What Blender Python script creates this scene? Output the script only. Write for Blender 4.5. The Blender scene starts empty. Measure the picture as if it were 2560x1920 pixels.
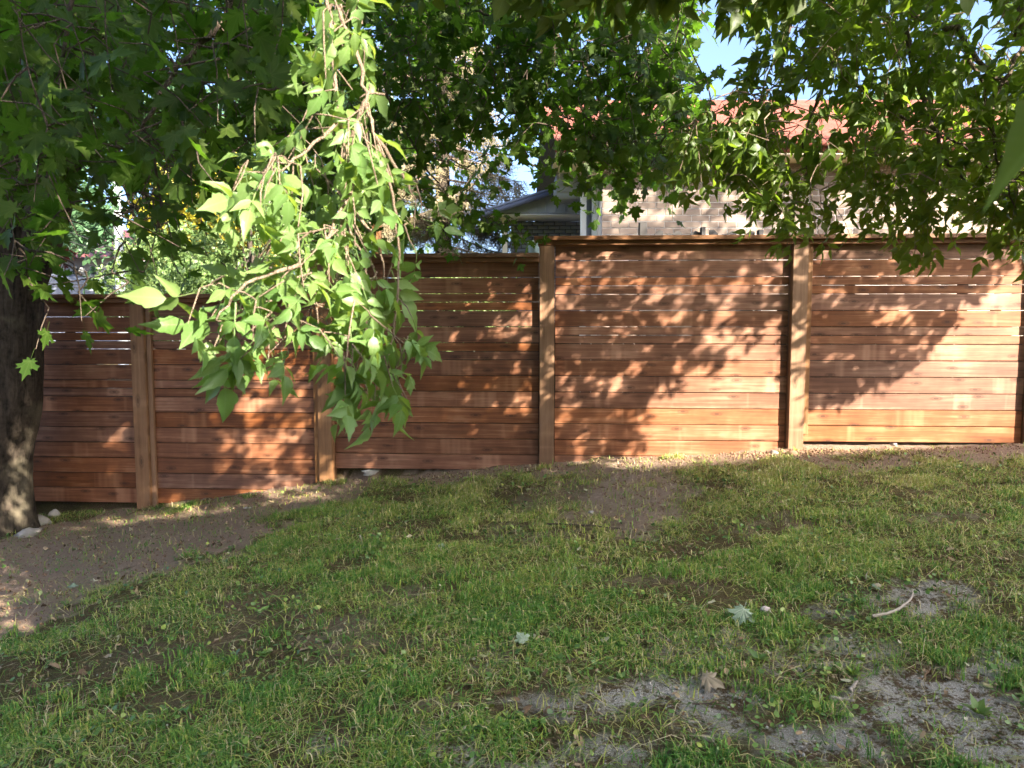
import bpy, bmesh, math, random
import numpy as np
from mathutils import Vector

SC = bpy.context.scene
COL = SC.collection
R = math.radians
rng = np.random.default_rng(7)
random.seed(7)

# ------------------------------------------------------------------ camera, sky, sun, exposure
CAMZ = 1.6
PITCH = R(4.6)
F = 1923.0                                  # focal length in pixels of a 2560 px wide picture
cam = bpy.data.cameras.new('camera')
cam.sensor_width = 36.0
cam.lens = 36.0 * F / 2560.0
cam.clip_start = 0.05
cam.clip_end = 2000
cam.dof.use_dof = True
cam.dof.focus_distance = 6.0
cam.dof.aperture_fstop = 7.0
camo = bpy.data.objects.new('camera', cam)
COL.objects.link(camo)
camo.location = (0, 0, CAMZ)
camo.rotation_euler = (R(90) - PITCH, 0, 0)
SC.camera = camo

SUN = np.array([0.63, -0.64, 0.44]); SUN /= np.linalg.norm(SUN)
W = bpy.data.worlds.new('World'); SC.world = W
W.use_nodes = True
nt = W.node_tree
bg = nt.nodes['Background']
sky = nt.nodes.new('ShaderNodeTexSky')
sky.sky_type = 'NISHITA'
sky.sun_disc = False
sky.sun_elevation = math.asin(SUN[2])
sky.sun_rotation = math.atan2(SUN[0], SUN[1])
sky.air_density = 0.6
sky.dust_density = 5.0
sky.ozone_density = 3.0
nt.links.new(sky.outputs[0], bg.inputs[0])
bg.inputs[1].default_value = 0.128

sl = bpy.data.lights.new('sun', 'SUN')
sl.energy = 5.0
sl.angle = R(0.53)
sl.color = (1.0, 0.90, 0.74)
so = bpy.data.objects.new('sun', sl)
COL.objects.link(so)
so.rotation_euler = Vector(-SUN).to_track_quat('-Z', 'Y').to_euler()
so.location = (6, -6, 10)

vs = SC.view_settings
vs.view_transform = 'Standard'
vs.look = 'None'
vs.exposure = 2.55
vs.gamma = 1.0
vs.use_curve_mapping = False
SC.cycles.max_bounces = 8
SC.cycles.diffuse_bounces = 4
SC.cycles.transmission_bounces = 6
SC.cycles.transparent_max_bounces = 8
SC.cycles.caustics_reflective = False
SC.cycles.caustics_refractive = False

# ------------------------------------------------------------------ geometry of the view (used only to measure places)
def ray(px, py):
    u = (px - 1280) / F; v = (960 - py) / F
    return np.array([u, math.cos(PITCH) + v * math.sin(PITCH), -math.sin(PITCH) + v * math.cos(PITCH)])

def at(px, py, Y):
    d = ray(px, py)
    return np.array([0, 0, CAMZ]) + d * (Y / d[1])

def project(P):
    P = np.atleast_2d(P)
    r = P - np.array([0, 0, CAMZ])
    f = r[:, 1] * math.cos(PITCH) - r[:, 2] * math.sin(PITCH)
    u = r[:, 1] * math.sin(PITCH) + r[:, 2] * math.cos(PITCH)
    f = np.where(np.abs(f) < 1e-6, 1e-6, f)
    return 1280 + F * r[:, 0] / f, 960 - F * u / f, f

FY, FS = 7.08, -0.058                       # the fence runs along y = FY + FS * x
def fence_y(x): return FY + FS * x
def fence_pt(px, py, off=0.0):
    d = ray(px, py)
    t = (FY + off) / (d[1] - FS * d[0])
    return np.array([0, 0, CAMZ]) + d * t

ZF_X = [-30, -9, -6, -4.6, -3.49, -1.65, .31, 2.53, 4.53, 9, 30]
ZF_Z = [-.5, -.45, -.33, -.24, -.165, .11, .315, .44, .53, .62, .7]
def fbm(x, y, seed=0, octaves=4, scale=1.0):
    x = np.asarray(x, float) * scale; y = np.asarray(y, float) * scale
    out = np.zeros(np.broadcast(x, y).shape); amp = 1.0; tot = 0.0
    for o in range(octaves):
        xi = np.floor(x).astype(np.int64); yi = np.floor(y).astype(np.int64)
        fx = x - xi; fy = y - yi
        fx = fx * fx * (3 - 2 * fx); fy = fy * fy * (3 - 2 * fy)
        def h(a, b):
            n = (a * 374761393 + b * 668265263 + (seed + o * 17) * 144269504) & 0xffffffff
            n = ((n ^ (n >> 13)) * 1274126177) & 0xffffffff
            return ((n ^ (n >> 16)) & 0xffff) / 65535.0
        v = (h(xi, yi) * (1 - fx) + h(xi + 1, yi) * fx) * (1 - fy) + (h(xi, yi + 1) * (1 - fx) + h(xi + 1, yi + 1) * fx) * fy
        out = out + amp * v; tot += amp; amp *= .5
        x = x * 2.03 + 11.3; y = y * 2.03 + 5.7
    return out / tot

def ground_z(x, y):
    x = np.asarray(x, float); y = np.asarray(y, float)
    zf = np.interp(x, ZF_X, ZF_Z)
    s = np.clip((y - .5) / 6.4, 0, 1) ** 1.15
    near = np.clip(x, -6, 6) * .045
    z = zf * s + near * (1 - s)
    beyond = np.clip((y - 8.0) / 6, 0, 1)
    z = z * (1 - beyond) + beyond * 0.2
    z = z + .22 * np.clip((y - fence_y(x) - .03) / .18, 0, 1) * np.clip((8.6 - y) / .8, 0, 1)  # ground raised behind the fence so the gap beneath it stays dark
    far = np.clip((np.hypot(x, y) - 25) / 60, 0, 1)
    z = z * (1 - far)
    det = np.where(np.hypot(x, y) < 14, 1.0, 0.0)
    z = z + det * ((fbm(x, y, 3, 4, 2.3) - .5) * .07 + (fbm(x, y, 5, 3, 11) - .5) * .022)
    return z

def ground_pt(px, py):
    d = ray(px, py); C = np.array([0, 0, CAMZ])
    t0, t1 = .5, 40.0
    lo = .5
    for t in np.linspace(.5, 30, 1200):
        p = C + d * t
        if p[2] < ground_z(p[0], p[1]): break
        lo = t
    hi = t
    for _ in range(24):
        m = (lo + hi) / 2; p = C + d * m
        if p[2] < ground_z(p[0], p[1]): hi = m
        else: lo = m
    p = C + d * lo
    return np.array([p[0], p[1], float(ground_z(p[0], p[1]))])

def in_poly(px, py, poly):
    px = np.asarray(px, float); py = np.asarray(py, float)
    inside = np.zeros(px.shape, bool)
    n = len(poly); j = n - 1
    for i in range(n):
        xi, yi = poly[i]; xj, yj = poly[j]
        c = ((yi > py) != (yj > py)) & (px < (xj - xi) * (py - yi) / (yj - yi + 1e-9) + xi)
        inside ^= c; j = i
    return inside

# ------------------------------------------------------------------ object helpers
def world_loc(o):
    v = Vector(o.location)
    while o.parent:
        o = o.parent; v = v + Vector(o.location)
    return v

def link(name, mesh, mat=None, parent=None, loc=(0, 0, 0)):
    """loc is a world position; parents are never rotated or scaled"""
    o = bpy.data.objects.new(name, mesh)
    COL.objects.link(o)
    loc = Vector(loc)
    if parent is not None:
        o.parent = parent
        loc = loc - world_loc(parent)
    o.location = loc
    if mat is not None and mesh is not None and not mesh.materials:
        mesh.materials.append(mat)
    return o

def tag(o, label=None, cat=None, group=None, kind=None):
    if label: o['label'] = label
    if cat: o['category'] = cat
    if group: o['group'] = group
    if kind: o['kind'] = kind
    return o

def thing(name, label, cat, loc=(0, 0, 0), group=None):
    o = bpy.data.objects.new(name, None)
    o.empty_display_size = .1
    COL.objects.link(o); o.location = Vector(loc)
    return tag(o, label, cat, group)

def mesh_np(name, V, Fc, attrs=None, smooth=False):
    """V (n,3), Fc list of arrays (m,3) or (m,4)"""
    me = bpy.data.meshes.new(name)
    V = np.asarray(V, np.float32)
    if not isinstance(Fc, (list, tuple)): Fc = [Fc]
    Fc = [np.asarray(f, np.int32) for f in Fc if len(f)]
    me.vertices.add(len(V)); me.vertices.foreach_set('co', V.ravel())
    nl = sum(f.size for f in Fc); nf = sum(len(f) for f in Fc)
    me.loops.add(nl); me.loops.foreach_set('vertex_index', np.concatenate([f.ravel() for f in Fc]))
    me.polygons.add(nf)
    tot = np.concatenate([np.full(len(f), f.shape[1], np.int32) for f in Fc])
    st = np.concatenate([[0], np.cumsum(tot)[:-1]]).astype(np.int32)
    me.polygons.foreach_set('loop_start', st)
    if smooth: me.polygons.foreach_set('use_smooth', np.ones(nf, bool))
    for k, a in (attrs or {}).items():
        a = np.asarray(a, np.float32)
        if a.ndim == 1:
            at_ = me.attributes.new(k, 'FLOAT', 'POINT'); at_.data.foreach_set('value', a)
        else:
            at_ = me.attributes.new(k, 'FLOAT_VECTOR', 'POINT'); at_.data.foreach_set('vector', a.ravel())
    me.update(calc_edges=True)
    me.validate()
    return me

class MB:
    def __init__(s): s.V = []; s.Q = []; s.T = []; s.n = 0; s.tint = []
    def add(s, V, Q=None, T=None, tint=0.0):
        V = np.asarray(V, float).reshape(-1, 3)
        s.V.append(V)
        if Q is not None and len(Q): s.Q.append(np.asarray(Q) + s.n)
        if T is not None and len(T): s.T.append(np.asarray(T) + s.n)
        s.tint.append(np.full(len(V), tint)); s.n += len(V)
    def tube(s, P, rad, sides=6, tint=0.0, cap=True):
        P = np.asarray(P, float); n = len(P)
        rad = np.broadcast_to(np.asarray(rad, float), (n,))
        T = np.gradient(P, axis=0); T /= np.linalg.norm(T, axis=1)[:, None] + 1e-9
        up = np.array([0, 0, 1.0]) if abs(T[0][2]) < .9 else np.array([1.0, 0, 0])
        N = np.cross(T[0], up); N /= np.linalg.norm(N)
        V = []
        ang = np.linspace(0, 2 * np.pi, sides, endpoint=False)
        for i in range(n):
            N = N - T[i] * N.dot(T[i]); N /= np.linalg.norm(N) + 1e-9
            B = np.cross(T[i], N)
            V.append(P[i] + rad[i] * (np.cos(ang)[:, None] * N + np.sin(ang)[:, None] * B))
        V = np.concatenate(V)
        Q = []
        for i in range(n - 1):
            for k in range(sides):
                k2 = (k + 1) % sides
                Q.append((i * sides + k, i * sides + k2, (i + 1) * sides + k2, (i + 1) * sides + k))
        Tt = []
        if cap:
            V = np.vstack([V, P[-1] + T[-1] * rad[-1] * .8])
            e = len(V) - 1
            for k in range(sides): Tt.append(((n - 1) * sides + k, (n - 1) * sides + (k + 1) % sides, e))
        s.add(V, Q, Tt, tint)
    def box(s, x0, x1, y0, y1, z0, z1, tint=0.0):
        V = [(x0, y0, z0), (x1, y0, z0), (x1, y1, z0), (x0, y1, z0), (x0, y0, z1), (x1, y0, z1), (x1, y1, z1), (x0, y1, z1)]
        s.add(V, [(0, 3, 2, 1), (4, 5, 6, 7), (0, 1, 5, 4), (1, 2, 6, 5), (2, 3, 7, 6), (3, 0, 4, 7)], tint=tint)
    def mesh(s, name, smooth=False):
        V = np.concatenate(s.V)
        Fc = []
        if s.Q: Fc.append(np.concatenate(s.Q))
        if s.T: Fc.append(np.concatenate(s.T))
        return mesh_np(name, V, Fc, {'tint': np.concatenate(s.tint)}, smooth)

def bevel_box(name, sx, sy, sz, bev=.004, seg=1, taper=0.0):
    bm = bmesh.new()
    bmesh.ops.create_cube(bm, size=1.0)
    for v in bm.verts:
        v.co.x *= sx; v.co.y *= sy; v.co.z *= sz
    if bev: bmesh.ops.bevel(bm, geom=bm.edges[:], offset=bev, segments=seg, affect='EDGES')
    me = bpy.data.meshes.new(name); bm.to_mesh(me); bm.free()
    return me

def curve_pts(ctrl, n):
    """Catmull-Rom through control points"""
    P = np.asarray(ctrl, float)
    P = np.vstack([2 * P[0] - P[1], P, 2 * P[-1] - P[-2]])
    out = []
    segs = len(P) - 3
    for t in np.linspace(0, segs - 1e-6, n):
        i = int(t); f = t - i
        a, b, c, d = P[i:i + 4]
        out.append(.5 * ((2 * b) + (-a + c) * f + (2 * a - 5 * b + 4 * c - d) * f * f + (-a + 3 * b - 3 * c + d) * f ** 3))
    return np.array(out)

# ------------------------------------------------------------------ materials
class NT:
    def __init__(s, name):
        s.m = bpy.data.materials.new(name); s.m.use_nodes = True
        s.t = s.m.node_tree; s.b = s.t.nodes['Principled BSDF']; s.out = s.t.nodes['Material Output']
    def n(s, typ, **kw):
        nd = s.t.nodes.new(typ)
        for k, v in kw.items():
            if isinstance(k, str) and k.startswith('i_'):
                nd.inputs[k[2:].replace('_', ' ')].default_value = v
            else: setattr(nd, k, v)
        return nd
    def l(s, a, b): s.t.links.new(a, b)
    def math(s, op, a, b=None, c=None, clamp=False):
        nd = s.t.nodes.new('ShaderNodeMath'); nd.operation = op; nd.use_clamp = clamp
        for i, v in enumerate((a, b, c)):
            if v is None: continue
            if isinstance(v, (int, float)): nd.inputs[i].default_value = v
            else: s.l(v, nd.inputs[i])
        return nd.outputs[0]
    def mix(s, f, a, b, typ='MIX'):
        nd = s.t.nodes.new('ShaderNodeMix'); nd.data_type = 'RGBA'; nd.blend_type = typ
        for sock, v in ((nd.inputs[0], f), (nd.inputs[6], a), (nd.inputs[7], b)):
            if isinstance(v, (int, float)): sock.default_value = v
            elif isinstance(v, tuple): sock.default_value = (v[0], v[1], v[2], 1)
            else: s.l(v, sock)
        return nd.outputs[2]
    def noise(s, vec, scale, detail=3, rough=.5, dist=0.0):
        nd = s.t.nodes.new('ShaderNodeTexNoise')
        nd.inputs['Scale'].default_value = scale; nd.inputs['Detail'].default_value = detail
        nd.inputs['Roughness'].default_value = rough; nd.inputs['Distortion'].default_value = dist
        if vec is not None: s.l(vec, nd.inputs['Vector'])
        return nd.outputs['Fac']
    def ramp(s, f, stops):
        nd = s.t.nodes.new('ShaderNodeValToRGB')
        e = nd.color_ramp.elements
        while len(e) < len(stops): e.new(.5)
        for el, (p, c) in zip(e, stops):
            el.position = p; el.color = (c[0], c[1], c[2], 1) if isinstance(c, tuple) else (c, c, c, 1)
        s.l(f, nd.inputs[0])
        return nd.outputs[0]
    def vmul(s, v, k):
        nd = s.t.nodes.new('ShaderNodeVectorMath'); nd.operation = 'MULTIPLY'
        s.l(v, nd.inputs[0]); nd.inputs[1].default_value = k
        return nd.outputs[0]
    def vadd(s, v, w):
        nd = s.t.nodes.new('ShaderNodeVectorMath'); nd.operation = 'ADD'
        s.l(v, nd.inputs[0]); s.l(w, nd.inputs[1])
        return nd.outputs[0]
    def objrand(s):
        return s.t.nodes.new('ShaderNodeObjectInfo').outputs['Random']
    def coord(s, k='Object'):
        return s.t.nodes.new('ShaderNodeTexCoord').outputs[k]
    def pos(s): return s.t.nodes.new('ShaderNodeNewGeometry').outputs['Position']
    def attr(s, name, out='Fac'):
        nd = s.t.nodes.new('ShaderNodeAttribute'); nd.attribute_name = name
        return nd.outputs[out]
    def bump(s, h, strength=.3, dist=.01):
        nd = s.t.nodes.new('ShaderNodeBump'); nd.inputs['Strength'].default_value = strength
        nd.inputs['Distance'].default_value = dist
        s.l(h, nd.inputs['Height']); s.l(nd.outputs[0], s.b.inputs['Normal'])
    def base(s, c, rough=.6, spec=.5):
        if isinstance(c, tuple): s.b.inputs['Base Color'].default_value = (c[0], c[1], c[2], 1)
        else: s.l(c, s.b.inputs['Base Color'])
        if isinstance(rough, (int, float)): s.b.inputs['Roughness'].default_value = rough
        else: s.l(rough, s.b.inputs['Roughness'])
        s.b.inputs['Specular IOR Level'].default_value = spec
        return s.m

def wood_mat(name, dark, mid, light, knots=True, vertical=False, var=.35, grey=0.0):
    N = NT(name)
    co = N.coord()
    r = N.objrand()
    cmb = N.n('ShaderNodeCombineXYZ')
    for k, m in enumerate((37.0, 11.0, 23.0)): N.l(N.math('MULTIPLY', r, m), cmb.inputs[k])
    v = N.vadd(co, cmb.outputs[0])
    st = (40, 40, 1.2) if vertical else (1.2, 40, 40)
    fine = (220, 220, 7) if vertical else (7, 220, 220)
    wob = N.noise(v, 2.2, 2)
    g1 = N.noise(N.vmul(v, st), 1.0, 4, .6, .6)
    g2 = N.noise(N.vmul(v, fine), 1.0, 2, .6)
    blot = N.noise(v, 3.1, 3, .6)
    # lap marks where the stain brush overlapped
    lapv = N.vmul(v, (.2, .2, 3.2)) if vertical else N.vmul(v, (3.2, .2, .25))
    lap = N.noise(lapv, 1.0, 3, .7)
    t = N.math('ADD', N.math('MULTIPLY', g1, .55), N.math('MULTIPLY', blot, .45))
    c = N.ramp(t, [(.30, dark), (.52, mid), (.72, light)])
    c = N.mix(N.math('MULTIPLY', N.ramp(g2, [(.42, 0.0), (.62, 1.0)]), .22), c, tuple(.55 * x for x in dark))
    c = N.mix(N.ramp(lap, [(.56, 0.0), (.70, .55)]), c, tuple(min(1, 1.25 * x) for x in light))
    rv = N.math('ADD', 1 - var / 2, N.math('MULTIPLY', N.math('FRACT', N.math('MULTIPLY', r, 7.31)), var))
    hv = N.n('ShaderNodeHueSaturation'); N.l(rv, hv.inputs['Value']); N.l(c, hv.inputs['Color'])
    N.l(N.math('ADD', .86, N.math('MULTIPLY', N.math('FRACT', N.math('MULTIPLY', r, 3.17)), .26)), hv.inputs['Saturation'])
    c = hv.outputs[0]
    if knots:
        sp_ = N.n('ShaderNodeSeparateXYZ'); N.l(v, sp_.inputs[0])
        kc = N.n('ShaderNodeCombineXYZ'); N.l(sp_.outputs[0], kc.inputs[0]); N.l(sp_.outputs[2], kc.inputs[1])
        kv = N.vmul(kc.outputs[0], (7.0, 2.6, 1.0) if vertical else (3.1, 8.5, 1.0))
        vo = N.n('ShaderNodeTexVoronoi'); vo.voronoi_dimensions = '2D'; vo.inputs['Scale'].default_value = 1.0
        N.l(kv, vo.inputs['Vector'])
        d = vo.outputs['Distance']
        dd = N.math('ADD', d, N.math('MULTIPLY', N.math('SUBTRACT', N.noise(v, 40, 2), .5), .05))
        N_ring = N.ramp(dd, [(.0, .8), (.05, 1.0), (.085, .35), (.12, .6), (.20, 0.0)])
        sel = N.ramp(N.math('FRACT', N.math('MULTIPLY', vo.outputs['Color'], 1.0)), [(.47, 0.0), (.49, 1.0)])
        c = N.mix(N.math('MULTIPLY', N.math('MULTIPLY', N_ring, sel), .8), c, tuple(.35 * x for x in dark))
    h = N.math('ADD', N.math('MULTIPLY', g1, .6), N.math('MULTIPLY', g2, .5))
    N.bump(h, .35, .003)
    rough = N.math('ADD', .42, N.math('MULTIPLY', blot, .3))
    return N.base(c, rough, .45)

M = {}
M['board'] = wood_mat('stained_board', (.098, .028, .009), (.24, .094, .041), (.45, .23, .130))
M['post'] = wood_mat('treated_post', (.18, .080, .032), (.275, .140, .063), (.36, .20, .105), knots=True, vertical=True, var=.15)
M['cap'] = wood_mat('cap_wood', (.13, .056, .022), (.20, .092, .040), (.27, .14, .068), knots=False, var=.2)
M['old_wood'] = wood_mat('old_wood', (.018, .016, .016), (.032, .028, .028), (.05, .045, .043), vertical=True, knots=False)

def leaf_mat(name, ca, cb, ctrans, vein, kind, trans=.38, rough=.42, spec=.4, dead=None):
    N = NT(name)
    r = N.math('FRACT', N.math('ADD', N.attr('tint'), N.objrand()))
    lc = N.attr('leafco', 'Vector')
    sep = N.n('ShaderNodeSeparateXYZ'); N.l(lc, sep.inputs[0])
    x, y = sep.outputs[0], sep.outputs[1]
    c = N.mix(r, ca, cb)
    if kind == 'maple':
        dmin = None
        for a in (90, 50, 130, 12, 168):
            ca_, sa_ = math.cos(R(a)), math.sin(R(a))
            along = N.math('ADD', N.math('MULTIPLY', x, ca_), N.math('MULTIPLY', y, sa_))
            off = N.math('ABSOLUTE', N.math('SUBTRACT', N.math('MULTIPLY', x, sa_), N.math('MULTIPLY', y, ca_)))
            d = N.math('ADD', off, N.math('MULTIPLY', N.math('LESS_THAN', along, 0.0), 1.0))
            dmin = d if dmin is None else N.math('MINIMUM', dmin, d)
        vf = N.ramp(dmin, [(.012, .75), (.03, 0.0)])
    else:
        ax = N.math('ABSOLUTE', x)
        mid = N.ramp(ax, [(.006, .6), (.025, 0.0)])
        s = N.math('SINE', N.math('MULTIPLY', N.math('SUBTRACT', y, N.math('MULTIPLY', ax, .55)), 44.0))
        vf = N.math('MAXIMUM', mid, N.math('MULTIPLY', N.ramp(s, [(.80, 0.0), (.98, 1.0)]), .22))
    c = N.mix(vf, c, vein)
    blot = N.noise(N.coord(), 60.0, 2)
    c = N.mix(N.math('MULTIPLY', blot, .35), c, tuple(.6 * q for q in ca))
    r2 = N.math('FRACT', N.math('MULTIPLY', r, 13.7))
    hv = N.n('ShaderNodeHueSaturation'); N.l(c, hv.inputs['Color'])
    N.l(N.math('ADD', .78, N.math('MULTIPLY', r2, .44)), hv.inputs['Value'])
    N.l(N.math('ADD', .485, N.math('MULTIPLY', N.math('FRACT', N.math('MULTIPLY', r, 5.3)), .03)), hv.inputs['Hue'])
    c = hv.outputs[0]
    sp0 = N.ramp(N.noise(lc, 7.0, 3, .7), [(.62, 0.0), (.70, 1.0)])
    c = N.mix(N.math('MULTIPLY', N.math('MULTIPLY', sp0, N.math('GREATER_THAN', r2, .6)), .6), c, (.17, .10, .03))
    if dead is not None:
        c = N.mix(N.ramp(N.math('FRACT', N.math('MULTIPLY', r, 9.7)), [(.90, 0.0), (.93, 1.0)]), c, dead)
    N.base(c, rough, spec)
    tr = N.n('ShaderNodeBsdfTranslucent')
    tc = N.mix(.35, ctrans, c)
    N.l(tc, tr.inputs[0])
    mx = N.n('ShaderNodeMixShader'); mx.inputs[0].default_value = trans
    N.l(N.b.outputs[0], mx.inputs[1]); N.l(tr.outputs[0], mx.inputs[2])
    N.l(mx.outputs[0], N.out.inputs[0])
    return N.m

M['maple'] = leaf_mat('maple_leaf', (.032, .062, .009), (.062, .105, .016), (.18, .40, .02), (.10, .14, .035), 'maple', trans=.46, spec=.25, rough=.5)
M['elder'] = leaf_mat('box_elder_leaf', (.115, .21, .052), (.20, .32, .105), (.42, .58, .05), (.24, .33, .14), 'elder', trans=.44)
M['elder_shade'] = leaf_mat('box_elder_leaf_shaded', (.060, .100, .014), (.115, .165, .028), (.34, .52, .03), (.15, .21, .055), 'elder', trans=.5, spec=.4, rough=.45)  # darker copy of the box elder leaf, shade put into its colour
M['yellow'] = leaf_mat('yellow_leaf', (.30, .27, .02), (.42, .36, .04), (.5, .42, .03), (.4, .35, .08), 'elder')
M['hedge'] = leaf_mat('hedge_leaf', (.10, .17, .045), (.17, .25, .08), (.24, .34, .08), (.2, .26, .1), 'elder')
M['blueleaf'] = leaf_mat('far_leaf', (.06, .13, .06), (.10, .19, .09), (.15, .28, .1), (.1, .2, .1), 'elder')
M['redleaf'] = leaf_mat('red_leaf', (.20, .04, .03), (.30, .08, .05), (.4, .1, .05), (.2, .08, .05), 'elder')
M['needle'] = leaf_mat('dry_needle', (.15, .14, .055), (.32, .25, .15), (.2, .17, .08), (.2, .17, .1), 'elder', trans=.15)

def bark_mat(name, a, b, scale=1.0, lich=None):
    N = NT(name)
    co = N.pos()
    v = N.vmul(co, (9 * scale, 9 * scale, 1.6 * scale))
    n1 = N.noise(v, 2.0, 5, .65, .8)
    n2 = N.noise(co, 30 * scale, 3)
    t = N.math('ADD', N.math('MULTIPLY', n1, .75), N.math('MULTIPLY', n2, .25))
    c = N.ramp(t, [(.36, a), (.62, b)])
    if lich: c = N.mix(N.ramp(N.noise(co, 3.0, 4), [(.55, 0.0), (.7, .6)]), c, lich)
    N.bump(t, .9, .03)
    return N.base(c, .9, .2)
M['bark'] = bark_mat('maple_bark', (.010, .008, .006), (.070, .054, .041), 1.0, (.17, .145, .10))
M['twig'] = bark_mat('pale_twig', (.20, .14, .10), (.36, .27, .20), 6)
M['branch'] = bark_mat('branch_bark', (.07, .05, .038), (.17, .13, .10), 5)

def simple(name, c, rough=.7, spec=.3, nscale=8.0, var=.25, bump=.15):
    N = NT(name)
    n = N.noise(N.pos(), nscale, 4)
    col = N.mix(n, tuple(x * (1 - var) for x in c), tuple(min(1, x * (1 + var)) for x in c))
    N.bump(N.noise(N.pos(), nscale * 12, 2), bump, .004)
    return N.base(col, rough, spec)
M['mortar'] = simple('mortar', (.48, .45, .42), .9)
M['siding'] = simple('grey_siding', (.34, .37, .40), .6, var=.08)
M['white'] = simple('white_paint', (.78, .78, .76), .5, var=.05)
M['cream'] = simple('cream_soffit', (.70, .62, .48), .6, var=.06)
M['fascia'] = simple('dark_fascia', (.10, .11, .15), .5, var=.1)
M['redtrim'] = simple('red_fascia', (.26, .085, .065), .5, var=.1)
M['greywall'] = simple('grey_painted_brick', (.22, .24, .29), .8, var=.12)
M['dark'] = simple('dark_recess', (.05, .055, .065), .8)
M['metal'] = simple('weathered_pole', (.30, .33, .36), .6)
M['wire'] = simple('black_wire', (.02, .02, .02), .5)
M['pot'] = simple('pale_blue_plastic', (.45, .58, .66), .4, .5, var=.05)
M['stone'] = simple('pale_stone', (.34, .31, .28), .85, .2, 20, .3, .5)
M['stone2'] = simple('white_rubble', (.44, .41, .37), .85, .2, 20, .2, .5)
M['stick'] = simple('bleached_stick', (.40, .34, .28), .85, .2, 40, .35, .5)
M['darkstick'] = simple('dark_stick', (.10, .075, .055), .85, .2, 40, .35, .5)
M['clod'] = simple('soil_clod', (.25, .155, .10), .95, .1, 25, .35, .6)
M['red_plastic'] = simple('red_plastic', (.5, .04, .03), .4, .5)
M['roofgrey'] = simple('slate_roof', (.17, .19, .24), .8)

N = NT('face_brick'); r = N.objrand(); 
c = N.mix(N.math('FRACT', N.math('ADD', r, N.attr('tint'))), (.190, .145, .118), (.275, .215, .175))
c = N.mix(N.math('MULTIPLY', N.noise(N.pos(), 30, 4), .5), c, (.165, .13, .112))
N.bump(N.noise(N.pos(), 160, 3), .4, .004); M['brick'] = N.base(c, .85, .2)

N = NT('red_shingle')
c = N.mix(N.attr('tint'), (.15, .050, .038), (.21, .078, .060))
c = N.mix(N.math('MULTIPLY', N.noise(N.pos(), 40, 3), .5), c, (.18, .065, .05))
M['shingle'] = N.base(c, .9, .15)

# soil: red brown dirt, dark humus and pale dry sand, chosen by point attributes of the sheet
N = NT('lawn_soil')
p = N.pos()
n1 = N.noise(p, 9, 5, .65); n2 = N.noise(p, 70, 4, .7); n3 = N.noise(p, 320, 2, .6)
dirt = N.mix(n2, (.21, .140, .098), (.50, .365, .275))
humus = N.mix(n2, (.055, .034, .018), (.23, .145, .085))
sand = N.mix(N.ramp(n3, [(.35, 0.0), (.65, 1.0)]), (.32, .26, .20), (.85, .80, .73))
moss = N.mix(n2, (.055, .050, .014), (.17, .145, .050))
c = N.mix(N.ramp(n1, [(.38, 0.0), (.55, .8)]), humus, moss)
c = N.mix(N.ramp(N.noise(p, 190, 2, .7), [(.56, 0.0), (.66, .75)]), c, (.34, .27, .14))
c = N.mix(N.attr('dirt'), c, dirt)
sf = N.math('MULTIPLY', N.attr('sand'), N.ramp(N.math('ADD', N.math('MULTIPLY', n1, .6), N.math('MULTIPLY', n2, .4)), [(.45, 0.0), (.53, 1.0)]), clamp=True)
c = N.mix(sf, c, sand)
h = N.math('ADD', N.math('MULTIPLY', n2, .7), N.math('MULTIPLY', n3, .3))
N.bump(h, 1.0, .05)
M['soil'] = N.base(c, .95, .15)

N = NT('grass_blade')
t = N.attr('tint')
c = N.ramp(t, [(0.0, (.070, .185, .030)), (.35, (.165, .335, .055)), (.62, (.40, .45, .080)), (.80, (.52, .44, .16)), (1.0, (.66, .55, .34))])
N.base(c, .5, .3)
tr = N.n('ShaderNodeBsdfTranslucent'); N.l(c, tr.inputs[0])
mx = N.n('ShaderNodeMixShader'); mx.inputs[0].default_value = .25
N.l(N.b.outputs[0], mx.inputs[1]); N.l(tr.outputs[0], mx.inputs[2]); N.l(mx.outputs[0], N.out.inputs[0])
M['grass'] = N.m
N = NT('weed_leaf')
t = N.attr('tint')
c = N.ramp(t, [(0.0, (.055, .115, .022)), (.5, (.110, .200, .036)), (.8, (.20, .28, .045)), (1.0, (.32, .36, .07))])
M['weed'] = N.base(c, .45, .45)
N = NT('dry_litter')
t = N.attr('tint')
c = N.ramp(t, [(0.0, (.10, .065, .035)), (.35, (.21, .13, .075)), (.7, (.36, .27, .16)), (.9, (.20, .24, .10)), (1.0, (.52, .46, .33))])
M['litter'] = N.base(c, .8, .2)
M['palefall'] = leaf_mat('fallen_leaf_underside', (.24, .31, .21), (.33, .39, .27), (.3, .4, .25), (.46, .50, .38), 'maple', trans=.15)
M['dryfall'] = leaf_mat('dry_fallen_leaf', (.36, .30, .19), (.44, .37, .24), (.3, .25, .14), (.52, .45, .32), 'maple', trans=.15)

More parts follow.
